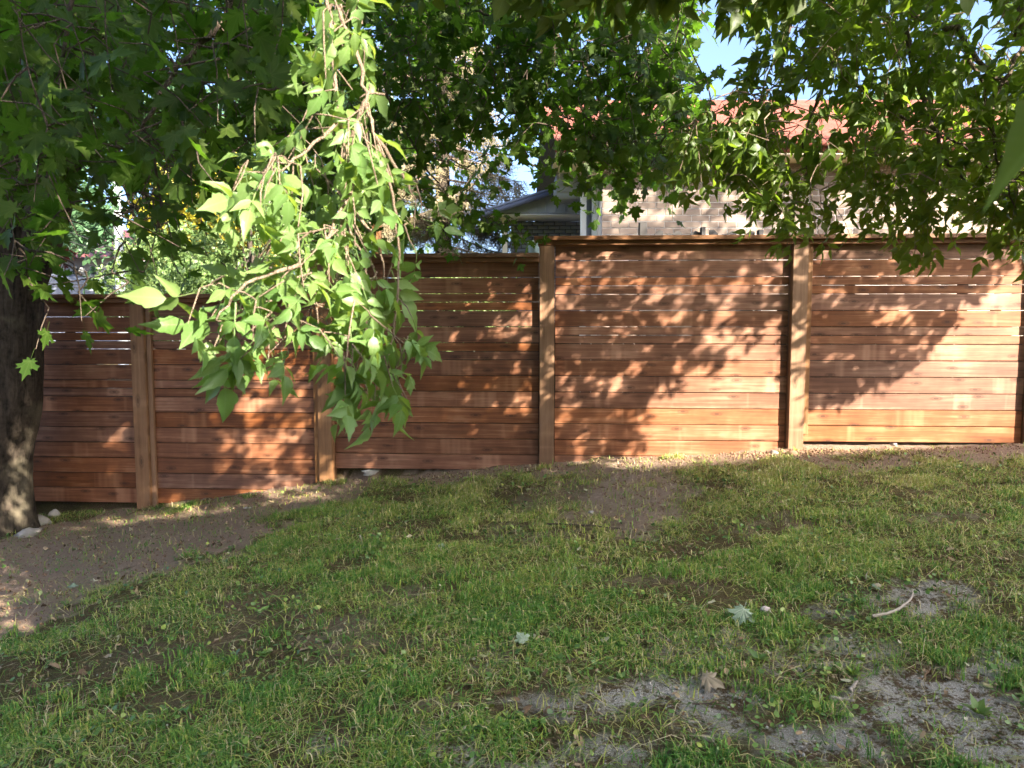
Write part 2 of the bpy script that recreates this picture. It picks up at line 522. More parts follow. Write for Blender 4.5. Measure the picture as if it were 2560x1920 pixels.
# ------------------------------------------------------------------ the ground sheet
SOIL_LEFT = [(-200, 1340), (60, 1310), (380, 1270), (800, 1190), (960, 1165), (900, 1230), (770, 1275), (640, 1350), (470, 1410), (230, 1480), (0, 1590), (-300, 1700)]
SOIL_STRIP = [(800, 1190), (1370, 1130), (1990, 1100), (2900, 1060), (2900, 1130), (2560, 1152), (2200, 1158), (1900, 1158), (1740, 1162), (1660, 1172), (1500, 1180), (1200, 1200), (840, 1225)]
ELL = [  # cx, cy, rx, ry, how bare, how sandy
    (1590, 1255, 150, 72, 1.0, .15), (1520, 1180, 150, 40, .9, .1), (1420, 1245, 110, 35, .5, .1),
    (1650, 1735, 230, 62, .85, 1.0), (2330, 1760, 230, 95, .85, 1.0), (2500, 1870, 160, 70, .9, .9), (2330, 1515, 170, 34, .8, .8),
    (1240, 1905, 170, 36, .7, .8), (850, 1850, 90, 36, .5, .5), (900, 1590, 150, 70, .6, .1), (620, 1520, 160, 50, .55, .0),
    (420, 1600, 220, 60, .5, .0), (1000, 1500, 120, 40, .3, .1), (1960, 1650, 90, 40, .6, .7), (1500, 1880, 120, 40, .5, .8),
    (1720, 1610, 120, 40, .55, .6), (2180, 1640, 110, 36, .6, .8), (1420, 1760, 120, 40, .55, .7), (2480, 1640, 110, 50, .6, .8), (2000, 1840, 90, 40, .6, .8), (1100, 1850, 110, 34, .5, .4), (1650, 1450, 110, 26, .4, .1), (2080, 1880, 160, 40, .6, .8), (2350, 1300, 160, 16, .35, .2), (1950, 1310, 160, 16, .4, .1), (1330, 1340, 120, 20, .4, .2),
    (2050, 1510, 70, 26, .6, .5), (1260, 1640, 110, 40, .4, .3), (300, 1760, 160, 36, .3, 0), (1130, 1760, 60, 26, .5, .2), (1800, 1800, 120, 40, .6, .7)]

def bareness(x, y):
    x = np.asarray(x, float); y = np.asarray(y, float)
    P = np.stack([x, y, ground_z(x, y)], -1).reshape(-1, 3)
    px, py, f = project(P)
    px = px.reshape(x.shape); py = py.reshape(x.shape)
    ok = (f.reshape(x.shape) > .8)
    px = np.where(ok, px, 1280); py = np.where(ok, py, 2200)
    wob = (fbm(x, y, 21, 4, 3.0) - .5)
    qx = px + wob * 260 + (fbm(x, y, 23, 3, 17) - .5) * 120; qy = py + (fbm(x, y, 22, 4, 3.5) - .5) * 100 + (fbm(x, y, 24, 3, 19) - .5) * 50
    dirt = np.zeros(x.shape); sand = np.zeros(x.shape); bare = np.zeros(x.shape)
    for poly in (SOIL_LEFT, SOIL_STRIP):
        ins = in_poly(qx, qy, poly)
        dirt = np.maximum(dirt, ins); bare = np.maximum(bare, ins)
    for cx, cy, rx, ry, b, s in ELL:
        q = np.hypot((qx - cx) / rx, (qy - cy) / ry)
        w = np.clip((1.25 - q) / .5, 0, 1)
        bare = np.maximum(bare, w * b); sand = np.maximum(sand, w * s)
        if s < .3: dirt = np.maximum(dirt, w * (b if cy < 1300 else b * .35))
    beyond = y > 7.25
    bare = np.where(beyond, .15, bare); dirt = np.where(beyond, 0, dirt); sand = np.where(beyond, 0, sand)
    return bare, dirt, sand

def axis(a, b, step, reach):
    c = list(np.arange(a, b + 1e-6, step)); s = step
    lo, hi = [], []
    v = a
    while v > -reach: s *= 1.35; v -= s; lo.append(v)
    s = step; v = b
    while v < reach: s *= 1.35; v += s; hi.append(v)
    return np.array(lo[::-1] + c + hi)
gx = axis(-6.5, 6.5, .045, 600); gy = axis(.6, 8.2, .045, 600)
GX, GY = np.meshgrid(gx, gy)
GZ = ground_z(GX, GY)
gb, gd, gs = bareness(GX, GY)
GZ = GZ + np.where(gd > .4, (fbm(GX, GY, 41, 4, 14) - .5) * .05, 0) - gb * .006
ny, nx = GX.shape
idx = np.arange(nx * ny).reshape(ny, nx)
Q = np.stack([idx[:-1, :-1], idx[:-1, 1:], idx[1:, 1:], idx[1:, :-1]], -1).reshape(-1, 4)
me = mesh_np('ground', np.stack([GX, GY, GZ], -1).reshape(-1, 3), Q, {'dirt': gd.ravel(), 'sand': gs.ravel()}, True)
tag(link('ground', me, M['soil']), kind='structure')

# ------------------------------------------------------------------ grass, weeds, litter
def scatter(n, x0, x1, y0, y1, keep):
    x = rng.uniform(x0, x1, n); y = rng.uniform(y0, y1, n)
    m = keep(x, y); x, y = x[m], y[m]
    return np.stack([x, y, ground_z(x, y)], -1)

def in_wedge(x, y, mar=1.2): return np.abs(x) < .70 * y + mar

def grass_blades(P, hmin, hmax, w, lean, tint):
    n = len(P)
    h = rng.uniform(hmin, hmax, n); a = rng.uniform(0, 2 * np.pi, n)
    L = np.abs(rng.normal(0, lean, n)) + .15
    d = np.stack([np.cos(a), np.sin(a), np.zeros(n)], -1)
    s = np.stack([-np.sin(a), np.cos(a), np.zeros(n)], -1)
    tw = rng.uniform(-.7, .7, n)[:, None]; s = s * np.cos(tw) + d * np.sin(tw)
    wd = (w * rng.uniform(.6, 1.3, n))[:, None]
    up = np.array([0, 0, 1.0])
    b0 = P - up * .008
    m1 = P + d * (h * L * .25)[:, None] + up * (h * .5)[:, None]
    tp = P + d * (h * L)[:, None] + up * (h * np.clip(1.0 - L * .42, .12, 1))[:, None]
    V = np.stack([b0 - s * wd, b0 + s * wd, m1 + s * wd * .8, m1 - s * wd * .8, tp], 1)
    i = (np.arange(n) * 5)[:, None]
    Qd = i + np.array([[0, 1, 2, 3]]); T = i + np.array([[3, 2, 4]])
    return V.reshape(-1, 3), Qd, T, np.repeat(tint, 5)

parts = []
def lawn_keep(x, y):
    b, d, s = bareness(x, y)
    clump = fbm(x, y, 61, 4, 2.6)
    fine = fbm(x, y, 62, 3, 14)
    dens = np.clip(.45 + (clump - .49) * 8.0, .05, 1) * np.clip((fbm(x, y, 63, 3, 6.5) - .41) * 7.0, .08, 1) * np.clip(.3 + (fine - .30) * 2.6, .10, 1.0) * (.03 + .97 * (1 - b) ** 2)
    dens = np.where(b > .95, .012, dens)
    px, py, f = project(np.stack([x, y, ground_z(x, y)], -1))
    left = np.clip((1000 - px) / 800, 0, 1) * np.clip((1800 - py) / 250, 0, 1)
    dens *= 1 - .55 * left
    return (rng.random(len(x)) < dens) & in_wedge(x, y) & (y < fence_y(x) - .12)
P = scatter(1400000, -6.5, 6.5, 1.3, 7.5, lawn_keep)
n = len(P)
px, py, f = project(P)
patch = fbm(P[:, 0], P[:, 1], 71, 3, 1.6)
far = np.clip((P[:, 1] - 3.6) / 2.6, 0, 1) * np.clip((px - 500) / 700, 0, 1)
tint = np.clip(rng.normal(.31, .20, n) + .36 * far + (patch - .5) * .5, 0, 1)  # yellower and paler to the far right, the fence's warm bounce put into the colour
dry = rng.random(n) < (.07 + .10 * far)
tint = np.where(dry, rng.uniform(.8, 1.0, n), tint)
tall = np.clip((fbm(P[:, 0], P[:, 1], 61, 4, 2.6) - .45) * 4, 0, 1)
V, Qd, T, tt = grass_blades(P, .020, .058, .0027 + 0 * px, 1.25, tint)
k = np.repeat(.75 + .7 * tall, 5)[:, None]
base = np.repeat(P, 5, 0)
V = base + (V - base) * np.concatenate([np.ones((len(V), 2)), k], 1)
me = mesh_np('lawn_grass', V, [Qd, T], {'tint': tt})
tag(link('lawn_grass', me, M['grass']), 'short patchy lawn grass in the shade before the fence', 'grass', kind='stuff')

P = scatter(330000, -6.5, 6.5, 1.3, 7.5, lambda x, y: (rng.random(len(x)) < (.12 + .88 * np.clip((fbm(x, y, 65, 4, 3.1) - .36) * 3.5, 0, 1)) * (1 - .93 * bareness(x, y)[0])) & in_wedge(x, y) & (y < fence_y(x) - .15))
n = len(P)
V, Qd, T, tt = grass_blades(P, .025, .065, .0021 + 0 * P[:, 0], 2.6, np.where(rng.random(n) < .45, rng.uniform(.55, 1.0, n), np.clip(rng.normal(.35, .2, n), 0, 1)))
tag(link('cut_grass', mesh_np('cut_grass', V, [Qd, T], {'tint': tt}), M['grass']), 'matted cut grass and dry straw lying flat on the lawn', 'cut grass', kind='stuff')

def discs(P, size, tiltmax, tint, sides=6, elong=1.0, lift=.01, curl=.0):
    n = len(P)
    a0 = rng.uniform(0, 2 * np.pi, n)
    tilt = rng.uniform(0, tiltmax, n); ta = rng.uniform(0, 2 * np.pi, n)
    nz = np.stack([np.sin(tilt) * np.cos(ta), np.sin(tilt) * np.sin(ta), np.cos(tilt)], -1)
    u = np.stack([np.cos(a0), np.sin(a0), np.zeros(n)], -1)
    u = u - nz * (u * nz).sum(1)[:, None]; u /= np.linalg.norm(u, axis=1)[:, None]
    v = np.cross(nz, u)
    c = P + np.array([0, 0, 1.0]) * (lift * rng.uniform(.4, 1.6, n))[:, None]
    ang = np.linspace(0, 2 * np.pi, sides, endpoint=False)
    rr = size[:, None] * rng.uniform(.75, 1.15, (n, sides))
    ring = c[:, None] + u[:, None] * (np.cos(ang) * rr * elong)[..., None] + v[:, None] * (np.sin(ang) * rr)[..., None]
    ring = ring + nz[:, None] * (curl * rr * rng.normal(0, 1, (n, sides)))[..., None]
    V = np.concatenate([c[:, None], ring], 1)
    i = (np.arange(n) * (sides + 1))[:, None, None]
    T = np.array([[0, k + 1, (k + 1) % sides + 1] for k in range(sides)])[None]
    return V.reshape(-1, 3), (i + T).reshape(-1, 3), np.repeat(tint, sides + 1)

def weed_keep(x, y):
    b, d, s = bareness(x, y)
    c = fbm(x, y, 81, 4, 3.4)
    return (rng.random(len(x)) < np.clip((c - .47) * 5, .04, 1) * (1 - .85 * (b > .8))) & in_wedge(x, y, .8) & (y < fence_y(x) - .35)
P = scatter(46000, -6, 6, 1.4, 7, weed_keep)
V, T, tt = discs(P, rng.uniform(.005, .013, len(P)), 1.1, np.clip(rng.normal(.45, .25, len(P)), 0, 1), 7, 1.25, .022, .12)
tag(link('clover_and_weeds', mesh_np('clover_and_weeds', V, T, {'tint': tt}), M['weed']), 'small round clover and weed leaves among the lawn grass', 'weeds', kind='stuff')

P = scatter(42000, -6, 6, 1.4, 7.2, lambda x, y: in_wedge(x, y, .8) & (y < fence_y(x) - .1) & (rng.random(len(x)) < np.clip((fbm(x, y, 91, 4, 2.2) - .38) * 3.6, .06, 1) * (1 - .75 * (bareness(x, y)[1] > .8))))
V, T, tt = discs(P, rng.uniform(.0025, .011, len(P)) * (.6 + .7 * (rng.random(len(P)) < .2)), .8, rng.random(len(P)), 5, 2.3, .014, .35)
tag(link('leaf_litter', mesh_np('leaf_litter', V, T, {'tint': tt}), M['litter']), 'dry brown leaf scraps and twig bits strewn over the lawn', 'leaf litter', kind='stuff')

CRUMBS = True
def lump(name, size, seed, sub=2):
    bm = bmesh.new(); bmesh.ops.create_icosphere(bm, subdivisions=sub, radius=1.0)
    rg = random.Random(seed); o = Vector((rg.random() * 9, rg.random() * 9, rg.random() * 9))
    from mathutils import noise as mn
    for v in bm.verts:
        k = 1 + .55 * mn.noise(v.co * 1.1 + o) + .2 * mn.noise(v.co * 3 + o)
        v.co = Vector((v.co.x * size[0], v.co.y * size[1], v.co.z * size[2])) * k
    me = bpy.data.meshes.new(name); bm.to_mesh(me); bm.free()
    for p_ in me.polygons: p_.use_smooth = True
    return me

# crumbled soil along the foot of the fence
mb = MB()
bm = bmesh.new(); bmesh.ops.create_icosphere(bm, subdivisions=1, radius=1.0)
ico_v = np.array([v.co[:] for v in bm.verts]); ico_f = np.array([[v.index for v in f_.verts] for f_ in bm.faces]); bm.free()
for i in range(4200):
    x = rng.uniform(-4.4, 5.2)
    y = fence_y(x) - .06 - abs(rng.normal(0, .26))
    if i > 1900: 
        x = rng.normal(2.5, .5); y = fence_y(x) - .1 - abs(rng.normal(0, .12))
    b, d, s = bareness(np.array([x]), np.array([y]))
    if d[0] < .3: continue
    sz = abs(rng.normal(0, .0034)) + .0012
    if i > 1900: sz *= 1.25
    z = float(ground_z(x, y))
    mb.add(ico_v * sz * rng.uniform(.45, 1.4, (12, 1)) * rng.uniform(.6, 1.3, 3) + np.array([x, y, z + sz * .3]), T=ico_f)
for q in scatter(60000, -5.5, 5.5, 2.2, 7.2, lambda x, y: (bareness(x, y)[1] > .5) & in_wedge(x, y, .5) & (y < fence_y(x) - .06)):
    if rng.random() > .35: continue
    sz = abs(rng.normal(0, .0035)) + .0018
    mb.add(ico_v * sz * rng.uniform(.45, 1.4, (12, 1)) * rng.uniform(.6, 1.3, 3) + q + [0, 0, sz * .25], T=ico_f)
tag(link('soil_clods', mb.mesh('soil_clods'), M['clod']), 'crumbled brown soil clods along the foot of the fence', 'soil clods', kind='stuff')

# ------------------------------------------------------------------ the fence
fence = thing('wooden_fence', 'tall stepped reddish brown fence of horizontal boards across the yard', 'fence', (0, FY, float(ground_z(0, FY))))
FANG = math.atan(FS)
def fence_part(name, me, mat, x, z, off, ang=0.0, tilt=0.0):
    o = link(name, me, mat, fence, (x, FY + FS * x + off, z))
    o.rotation_euler = (tilt, ang, FANG)
    return o
def fx(px, py=900): return fence_pt(px, py)[0]
PW = .137
posts = [fx(22), fx(356), fx(815), fx(1367), fx(1988), fx(2583)]
posts += [posts[5] + 2.15, posts[0] - 2.0]
gap1 = [np.mean([fence_pt(560, 792)[2]])] * 2 + [fence_pt(1100, 694)[2]] + [np.mean([fence_pt(1660, 652)[2], fence_pt(2250, 647)[2]])] * 2
gap1 += [gap1[4], gap1[0]]
WB, NB, GAP = .1405, .0715, .0065
pattern = 'wnnwwnnwwwwwww'
FIRST = .128
HEAD = .040; CAPT = .038
tops = [g + FIRST + GAP / 2 for g in gap1]            # underside of the header rail
mesh_cache = {}
def bmesh_box(name, sx, sy, sz, bev):
    k = (name, round(sx, 3), round(sy, 3), round(sz, 3))
    if k not in mesh_cache: mesh_cache[k] = bevel_box(name, sx, sy, sz, bev)
    return mesh_cache[k]
panels = [(posts[k], posts[k + 1]) for k in range(5)] + [(posts[5], posts[6]), (posts[7], posts[0])]
for i, (pl, pr) in enumerate(panels):
    x0 = pl + PW / 2 + .006; x1 = pr - PW / 2 - .006
    L = (x1 - x0) / math.cos(FANG)
    xm = (x0 + x1) / 2
    z = tops[i]
    seq = 'f' + pattern + ('w' if i >= 3 else '')
    for k, ch in enumerate(seq):
        hgt = {'f': FIRST + .02, 'w': WB, 'n': NB}[ch]
        if ch == 'f':
            zc = z - FIRST + hgt / 2; z = z - FIRST - GAP; sink = .0
        else:
            zc = z - hgt / 2; z = z - hgt - GAP
        if zc + hgt / 2 < float(ground_z(xm, FY)) - .12: continue
        jz = rng.normal(0, .0007) - (.0012 if k in (1, 2, 3) and i in (0, 3, 4) else 0)
        fence_part('board', bmesh_box('board', L, .024, hgt, .002), M['board'], xm + rng.normal(0, .001), zc + jz, rng.normal(0, .0015), rng.normal(0, .0006), rng.normal(0, .006))
    # header rail and cap
    px0 = pl - PW / 2 if i in (0, 1, 3, 4) else pl + PW / 2 + .002
    px1 = pr + PW / 2 if i in (0, 3, 4) else pr - PW / 2 - .002
    if i in (0, 3): px1 = pr
    if i in (1, 4): px0 = pl
    if i == 3: px0 = pl - PW / 2 - .015
    if i == 1: px0 = pl
    if i == 4: px1 = pr
    if i in (5, 6): px0, px1 = pl, pr
    if i == 5: px1 = pr + .1
    Lh = (px1 - px0 - .002) / math.cos(FANG)
    fence_part('header_rail', bevel_box('header_rail', Lh, .150, HEAD, .003), M['cap'], (px0 + px1) / 2, tops[i] + HEAD / 2, -.012)
    cx0 = px0 - (.035 if i == 3 else 0)
    Lc = (px1 - cx0 - .002) / math.cos(FANG)
    fence_part('cap_board', bevel_box('cap_board', Lc, .235, CAPT, .004), M['cap'], (cx0 + px1) / 2, tops[i] + HEAD + CAPT / 2 + .001, -.012)
post_top = [tops[0], tops[0], tops[2], tops[3], tops[3], tops[4], tops[5], tops[6]]
for i, x in enumerate(posts):
    zb = float(ground_z(x, FY)) - .25
    if i == 1: zb -= .0
    h = post_top[i] - zb
    fence_part('post', bevel_box('post', PW, PW, h, .006, 2), M['post'], x, zb + h / 2, -.012, rng.normal(0, .002), 0)
def nailer(x, i):
    zb = float(ground_z(x, FY)) - .02; h = tops[i] - zb
    fence_part('nailing_strip', bevel_box('nailing_strip', .042, .036, h, .003), M['post'], x, zb + h / 2, -.033)
nailer(posts[1] + PW / 2 + .023, 1)
nailer(posts[2] - PW / 2 - .023, 1)
nailer(posts[4] + PW / 2 + .023, 4)
nailer(posts[1] - PW / 2 - .023, 0) if False else None

# ------------------------------------------------------------------ leaves
def tri_mesh_dict(V, T, lc): return {'v': np.array(V, float), 't': np.array(T, int), 'c': np.array(lc, float)}

def maple_leaf(seed, simple_=False):
    rg = np.random.default_rng(seed)
    half = [(0.0, -.02), (.10, -.16), (.30, -.20), (.26, -.06), (.52, -.02), (.40, .10), (.54, .20), (.86, .30), (.66, .40), (.72, .52), (.50, .50), (.36, .44), (.34, .62), (.42, .78), (.22, .80), (.14, .92), (0.0, 1.22)]
    if simple_: half = [half[i] for i in (0, 2, 4, 7, 9, 11, 13, 16)]
    pts = half + [(-x, y) for x, y in half[-2:0:-1]]
    pts = np.array(pts) * (1 + rg.normal(0, .05, (len(pts), 2)))
    fold = rg.uniform(-.05, .30); droop = rg.uniform(.05, .40); cup = rg.uniform(-.15, .25)
    def z(x, y):
        a = math.atan2(y, x); r2 = x * x + y * y
        return fold * abs(x) * .7 - droop * max(y, 0) ** 2 * .5 - cup * r2 * .4 + .05 * math.cos(5 * (a - R(90)) * 1.8) * math.sqrt(r2) 
    V = [(0, .12, z(0, .12))] + [(x, y, z(x, y)) for x, y in pts]
    n = len(pts)
    T = [(0, i + 1, (i + 1) % n + 1) for i in range(n)]
    lc = [(0, .12, 0)] + [(x, y, 0) for x, y in pts]
    if not simple_:                       # petiole
        b = len(V)
        V += [(-.012, 0, 0), (.012, 0, 0), (.01, -.75, .10), (-.01, -.75, .10)]
        T += [(b, b + 1, b + 2), (b, b + 2, b + 3)]
        lc += [(.0, .3, 0)] * 4
    return tri_mesh_dict(V, T, lc)

def leaflet(rg, simple_=False):
    prof = [(0, 0), (.13, .09), (.215, .24), (.235, .38), (.25, .47), (.18, .56), (.17, .66), (.085, .84), (0, 1.12)]
    if simple_: prof = [(0, 0), (.28, .34), (.20, .68), (0, 1.08)]
    fold = rg.uniform(.05, .75); droop = rg.uniform(.0, .75); tw = rg.normal(0, .25); wd = rg.uniform(.85, 1.35)
    V = []; T = []; lc = []
    def zz(x, y): return fold * abs(x) - droop * y * y * .6 + tw * x * y
    for x, y in prof:
        V.append((0, y, zz(0, y))); lc.append((0, y, 0))
    m = len(prof)
    for sgn in (1, -1):
        b = len(V)
        jit = 1 + rg.normal(0, .08, m)
        for k, (x, y) in enumerate(prof[1:-1], 1):
            V.append((sgn * x * wd * jit[k], y + rg.normal(0, .012), zz(x, y))); lc.append((sgn * x, y, 0))
        ring = [0] + [b + k for k in range(m - 2)] + [m - 1]
        for k in range(m - 1):
            a0, a1 = k, k + 1; r0, r1 = ring[k], ring[k + 1]
            for tri in ((a0, r0, r1), (a0, r1, a1)):
                if len(set(tri)) == 3: T.append(tri if sgn > 0 else tri[::-1])
    return np.array(V), T, lc

def rotm(ax, ang):
    ax = np.asarray(ax, float); ax /= np.linalg.norm(ax)
    K = np.array([[0, -ax[2], ax[1]], [ax[2], 0, -ax[0]], [-ax[1], ax[0], 0]])
    return np.eye(3) + math.sin(ang) * K + (1 - math.cos(ang)) * K @ K

def elder_leaf(seed, simple_=False):
    """compound leaf, about 1 long: rachis with a terminal leaflet and one or two pairs"""
    rg = np.random.default_rng(seed)
    V = []; T = []; lc = []
    def put(v, t, c):
        b = len(V); V.extend(v.tolist()); T.extend([tuple(i + b for i in q) for q in t]); lc.extend(c)
    L = rg.uniform(.55, .75)
    bend = rg.uniform(.1, .5)
    def rp(s): return np.array([0, s * L, -bend * (s * L) ** 2])
    if not simple_:
        ss = np.linspace(0, 1, 4)
        b = len(V)
        for s in ss:
            q = rp(s)
            V.extend([[q[0] - .010, q[1], q[2]], [q[0] + .010, q[1], q[2]]]); lc.extend([(.0, .4, 0)] * 2)
        for k in range(3): T.extend([(b + 2 * k, b + 2 * k + 1, b + 2 * k + 3), (b + 2 * k, b + 2 * k + 3, b + 2 * k + 2)])
    specs = [(1.0, rg.normal(0, .15), rg.uniform(.62, .80))]
    for s in ([.62] if rg.random() < .55 else [.45, .78]):
        for sg in (1, -1):
            specs.append((s, sg * rg.uniform(.75, 1.15), rg.uniform(.45, .62)))
    for s, az, size in specs:
        v, t, c = leaflet(rg, simple_)
        Rm = rotm((0, 0, 1), -az) @ rotm((1, 0, 0), -rg.uniform(.0, .7)) @ rotm((0, 1, 0), rg.normal(0, .4))
        put((v * size) @ Rm.T + rp(s), t, c)
    return tri_mesh_dict(V, T, lc)

MAPLE = [maple_leaf(i) for i in range(10)]
MAPLE_S = [maple_leaf(i + 50, True) for i in range(6)]
ELDER = [elder_leaf(i) for i in range(12)]
ELDER_S = [elder_leaf(i + 70, True) for i in range(8)]

def frames(tip, nrm):
    tip = tip / (np.linalg.norm(tip, axis=1)[:, None] + 1e-9)
    z = nrm - tip * (nrm * tip).sum(1)[:, None]
    z /= np.linalg.norm(z, axis=1)[:, None] + 1e-9
    x = np.cross(tip, z)
    return np.stack([x, tip, z], -1)          # columns

class Leaves:
    """a list of leaf placements: origin, orientation, size, tint"""
    def __init__(s): s.P = []; s.T = []; s.N = []; s.S = []
    def add(s, P, T, N, S): s.P.append(np.atleast_2d(P)); s.T.append(np.atleast_2d(T)); s.N.append(np.atleast_2d(N)); s.S.append(np.atleast_1d(S))
    def arrays(s): return np.concatenate(s.P), np.concatenate(s.T), np.concatenate(s.N), np.concatenate(s.S)

def merged_leaves(name, protos, P, Tp, Nn, S, seed=0):
    rg = np.random.default_rng(seed)
    Rm = frames(Tp, Nn)
    var = rg.integers(0, len(protos), len(P))
    Vs, Ts, Cs, Tn = [], [], [], []
    off = 0
    for k, pr in enumerate(protos):
        m = var == k
        if not m.any(): continue
        n = int(m.sum()); nv = len(pr['v'])
        v = np.einsum('nij,vj->nvi', Rm[m] * S[m][:, None, None], pr['v']) + P[m][:, None]
        Vs.append(v.reshape(-1, 3))
        Ts.append((pr['t'][None] + (off + np.arange(n) * nv)[:, None, None]).reshape(-1, 3))
        Cs.append(np.tile(pr['c'], (n, 1))); Tn.append(np.repeat(rg.random(n), nv))
        off += n * nv
    return mesh_np(name, np.concatenate(Vs), np.concatenate(Ts), {'leafco': np.concatenate(Cs), 'tint': np.concatenate(Tn)}, True)

def proto_meshes(protos, name, mat):
    out = []
    for pr in protos:
        me = mesh_np(name, pr['v'], pr['t'], {'leafco': pr['c']}, True)
        me.materials.append(mat); out.append(me)
    return out

def emit_leaves(parent, protos, simple_protos, mat, lv, n_parts, seed=0, near_only=True, simple_from=6.5):
    """the leaves that show largest become parts named leaf, the rest one part of kind stuff"""
    from mathutils import Matrix
    P, T, Nn, S = lv.arrays()
    px, py, f = project(P)
    vis = (px > -60) & (px < 2620) & (py > -60) & (py < 1950) & (f > .25)
    score = np.where(vis, S / np.maximum(f, .3), 0) 
    order = np.argsort(-score)
    big = order[:n_parts]
    big = big[score[big] > 0]
    rest = np.setdiff1d(np.arange(len(P)), big)
    meshes = proto_meshes(protos, 'leaf', mat)
    Rm = frames(T, Nn)
    base = np.array(world_loc(parent))
    rg = np.random.default_rng(seed)
    for i in big:
        o = bpy.data.objects.new('leaf', meshes[int(rg.integers(len(meshes)))])
        COL.objects.link(o); o.parent = parent
        m = np.eye(4); m[:3, :3] = Rm[i] * S[i]; m[:3, 3] = P[i] - base
        o.matrix_basis = Matrix(m.tolist())
    if len(rest):
        d = f[rest]; sh = ~vis[rest] | (d > simple_from)
        for sel, pr in ((~sh, protos), (sh, simple_protos)):
            r_ = rest[sel]
            if len(r_):
                me = merged_leaves('crown_leaves', pr, P[r_], T[r_], Nn[r_], S[r_], seed)
                tag(link('crown_leaves', me, mat, parent), kind='stuff')

def rand_dirs(n, mean, spread):
    d = np.asarray(mean, float) + rng.normal(0, spread, (n, 3))
    return d / np.linalg.norm(d, axis=1)[:, None]

def emit_wood(t, parent, twig_mat):
    for m_, thin in t.br: link('branch', m_.mesh('branch', True), M['twig'] if thin else M['branch'], parent)
    tag(link('twigs', t.tw.mesh('twigs'), twig_mat, parent), kind='stuff')

class Tree:
    def __init__(s): s.nodes = np.zeros((0, 3)); s.tw = MB(); s.br = []; s.lv = Leaves()
    def limb(s, ctrl, r0, r1, n=14, sides=7, thin=False):
        p = curve_pts(ctrl, n)
        p[1:-1] += rng.normal(0, min(r0, .02) * .5, (n - 2, 3))
        m_ = MB(); m_.tube(p, np.linspace(r0, r1, n), sides); s.br.append((m_, thin))
        s.nodes = np.vstack([s.nodes, p])
        return p
    def attach(s, P, maxd=1.6, r=.0035):
        if len(s.nodes) == 0: return
        d = np.linalg.norm(s.nodes - P, axis=1) + .35 * np.maximum(0, P[2] - s.nodes[:, 2])
        q = s.nodes[int(np.argmin(d))]
        L = np.linalg.norm(P - q)
        if L < .03 or L > maxd: return
        sag = rng.normal(0, .06 * L, 3)
        s.tw.tube([q, q * .66 + P * .34 + sag + [0, 0, .05 * L], q * .33 + P * .67 + sag * .7 + [0, 0, .03 * L], P], [r * 1.5, r * 1.2, r, r * .8], 4, cap=False)
        s.nodes = np.vstack([s.nodes, (q + P) / 2 + sag * .8, P])
    def maple_spray(s, P, n=7, size=(.045, .065), mean=(0, 0, -.6), L=.35, up=.8):
        d = rand_dirs(1, mean, .55)[0]
        ts = np.linspace(.15, 1, n)
        pts = P + np.outer(ts * L, d) + np.outer((ts * L) ** 2, [0, 0, -.5]) + rng.normal(0, .02, (n, 3))
        s.tw.tube(np.vstack([P, P + d * L * .5, pts[-1]]), [.003, .0025, .0015], 4, cap=False)
        side = rand_dirs(n, d * .4 + np.array([0, 0, -.35]), .75)
        nr = rand_dirs(n, (0, -.15, up), .55)
        S = rng.uniform(size[0], size[1], n)
        s.lv.add(pts + side * (S * .75)[:, None], side, nr, S)
        s.nodes = np.vstack([s.nodes, pts[::3]])
    def elder_spray(s, P, n=5, size=(.12, .18), mean=(0, 0, -.8), L=.3, spread=.5, up=.5):
        d = rand_dirs(1, mean, spread)[0]
        ts = np.linspace(.1, 1, n)
        pts = P + np.outer(ts * L, d) + np.outer((ts * L) ** 2, [0, 0, -.7]) + rng.normal(0, .006, (n, 3))
        s.tw.tube(np.vstack([P, P + d * L * .5 - [0, 0, .7 * (L * .5) ** 2], pts[-1]]), [.0022, .0018, .0012], 4, cap=False)
        side = rand_dirs(n, d * .35 + np.array([0, 0, -.55]), .65)
        nr = rand_dirs(n, (SUN[0] * .5, SUN[1] * .5, up), .5)
        S = rng.uniform(size[0], size[1], n)
        s.lv.add(pts, side, nr, S)
        s.nodes = np.vstack([s.nodes, pts[::2]])

def sample_poly(poly, n, holes=()):
    P = np.array(poly, float); lo, hi = P.min(0), P.max(0)
    out = []
    while len(out) < n:
        q = rng.uniform(lo, hi, (n * 2, 2))
        m = in_poly(q[:, 0], q[:, 1], poly)
        for cx, cy, rx, ry, k in holes:
            w = np.hypot((q[:, 0] - cx) / rx, (q[:, 1] - cy) / ry) < 1
            m &= ~(w & (rng.random(len(q)) < k))
        out += q[m].tolist()
    return np.array(out[:n])

# sun-plane coordinates, to know what a bough shades
EA = np.array([-SUN[1], SUN[0], 0]); EA /= np.linalg.norm(EA)
EB = np.cross(SUN, EA)
if EB[2] < 0: EB = -EB
if EA[0] < 0: EA = -EA
CC = np.array([0, 0, CAMZ])
def ab(P): r_ = np.atleast_2d(P) - CC; return r_ @ EA, r_ @ EB, r_ @ SUN

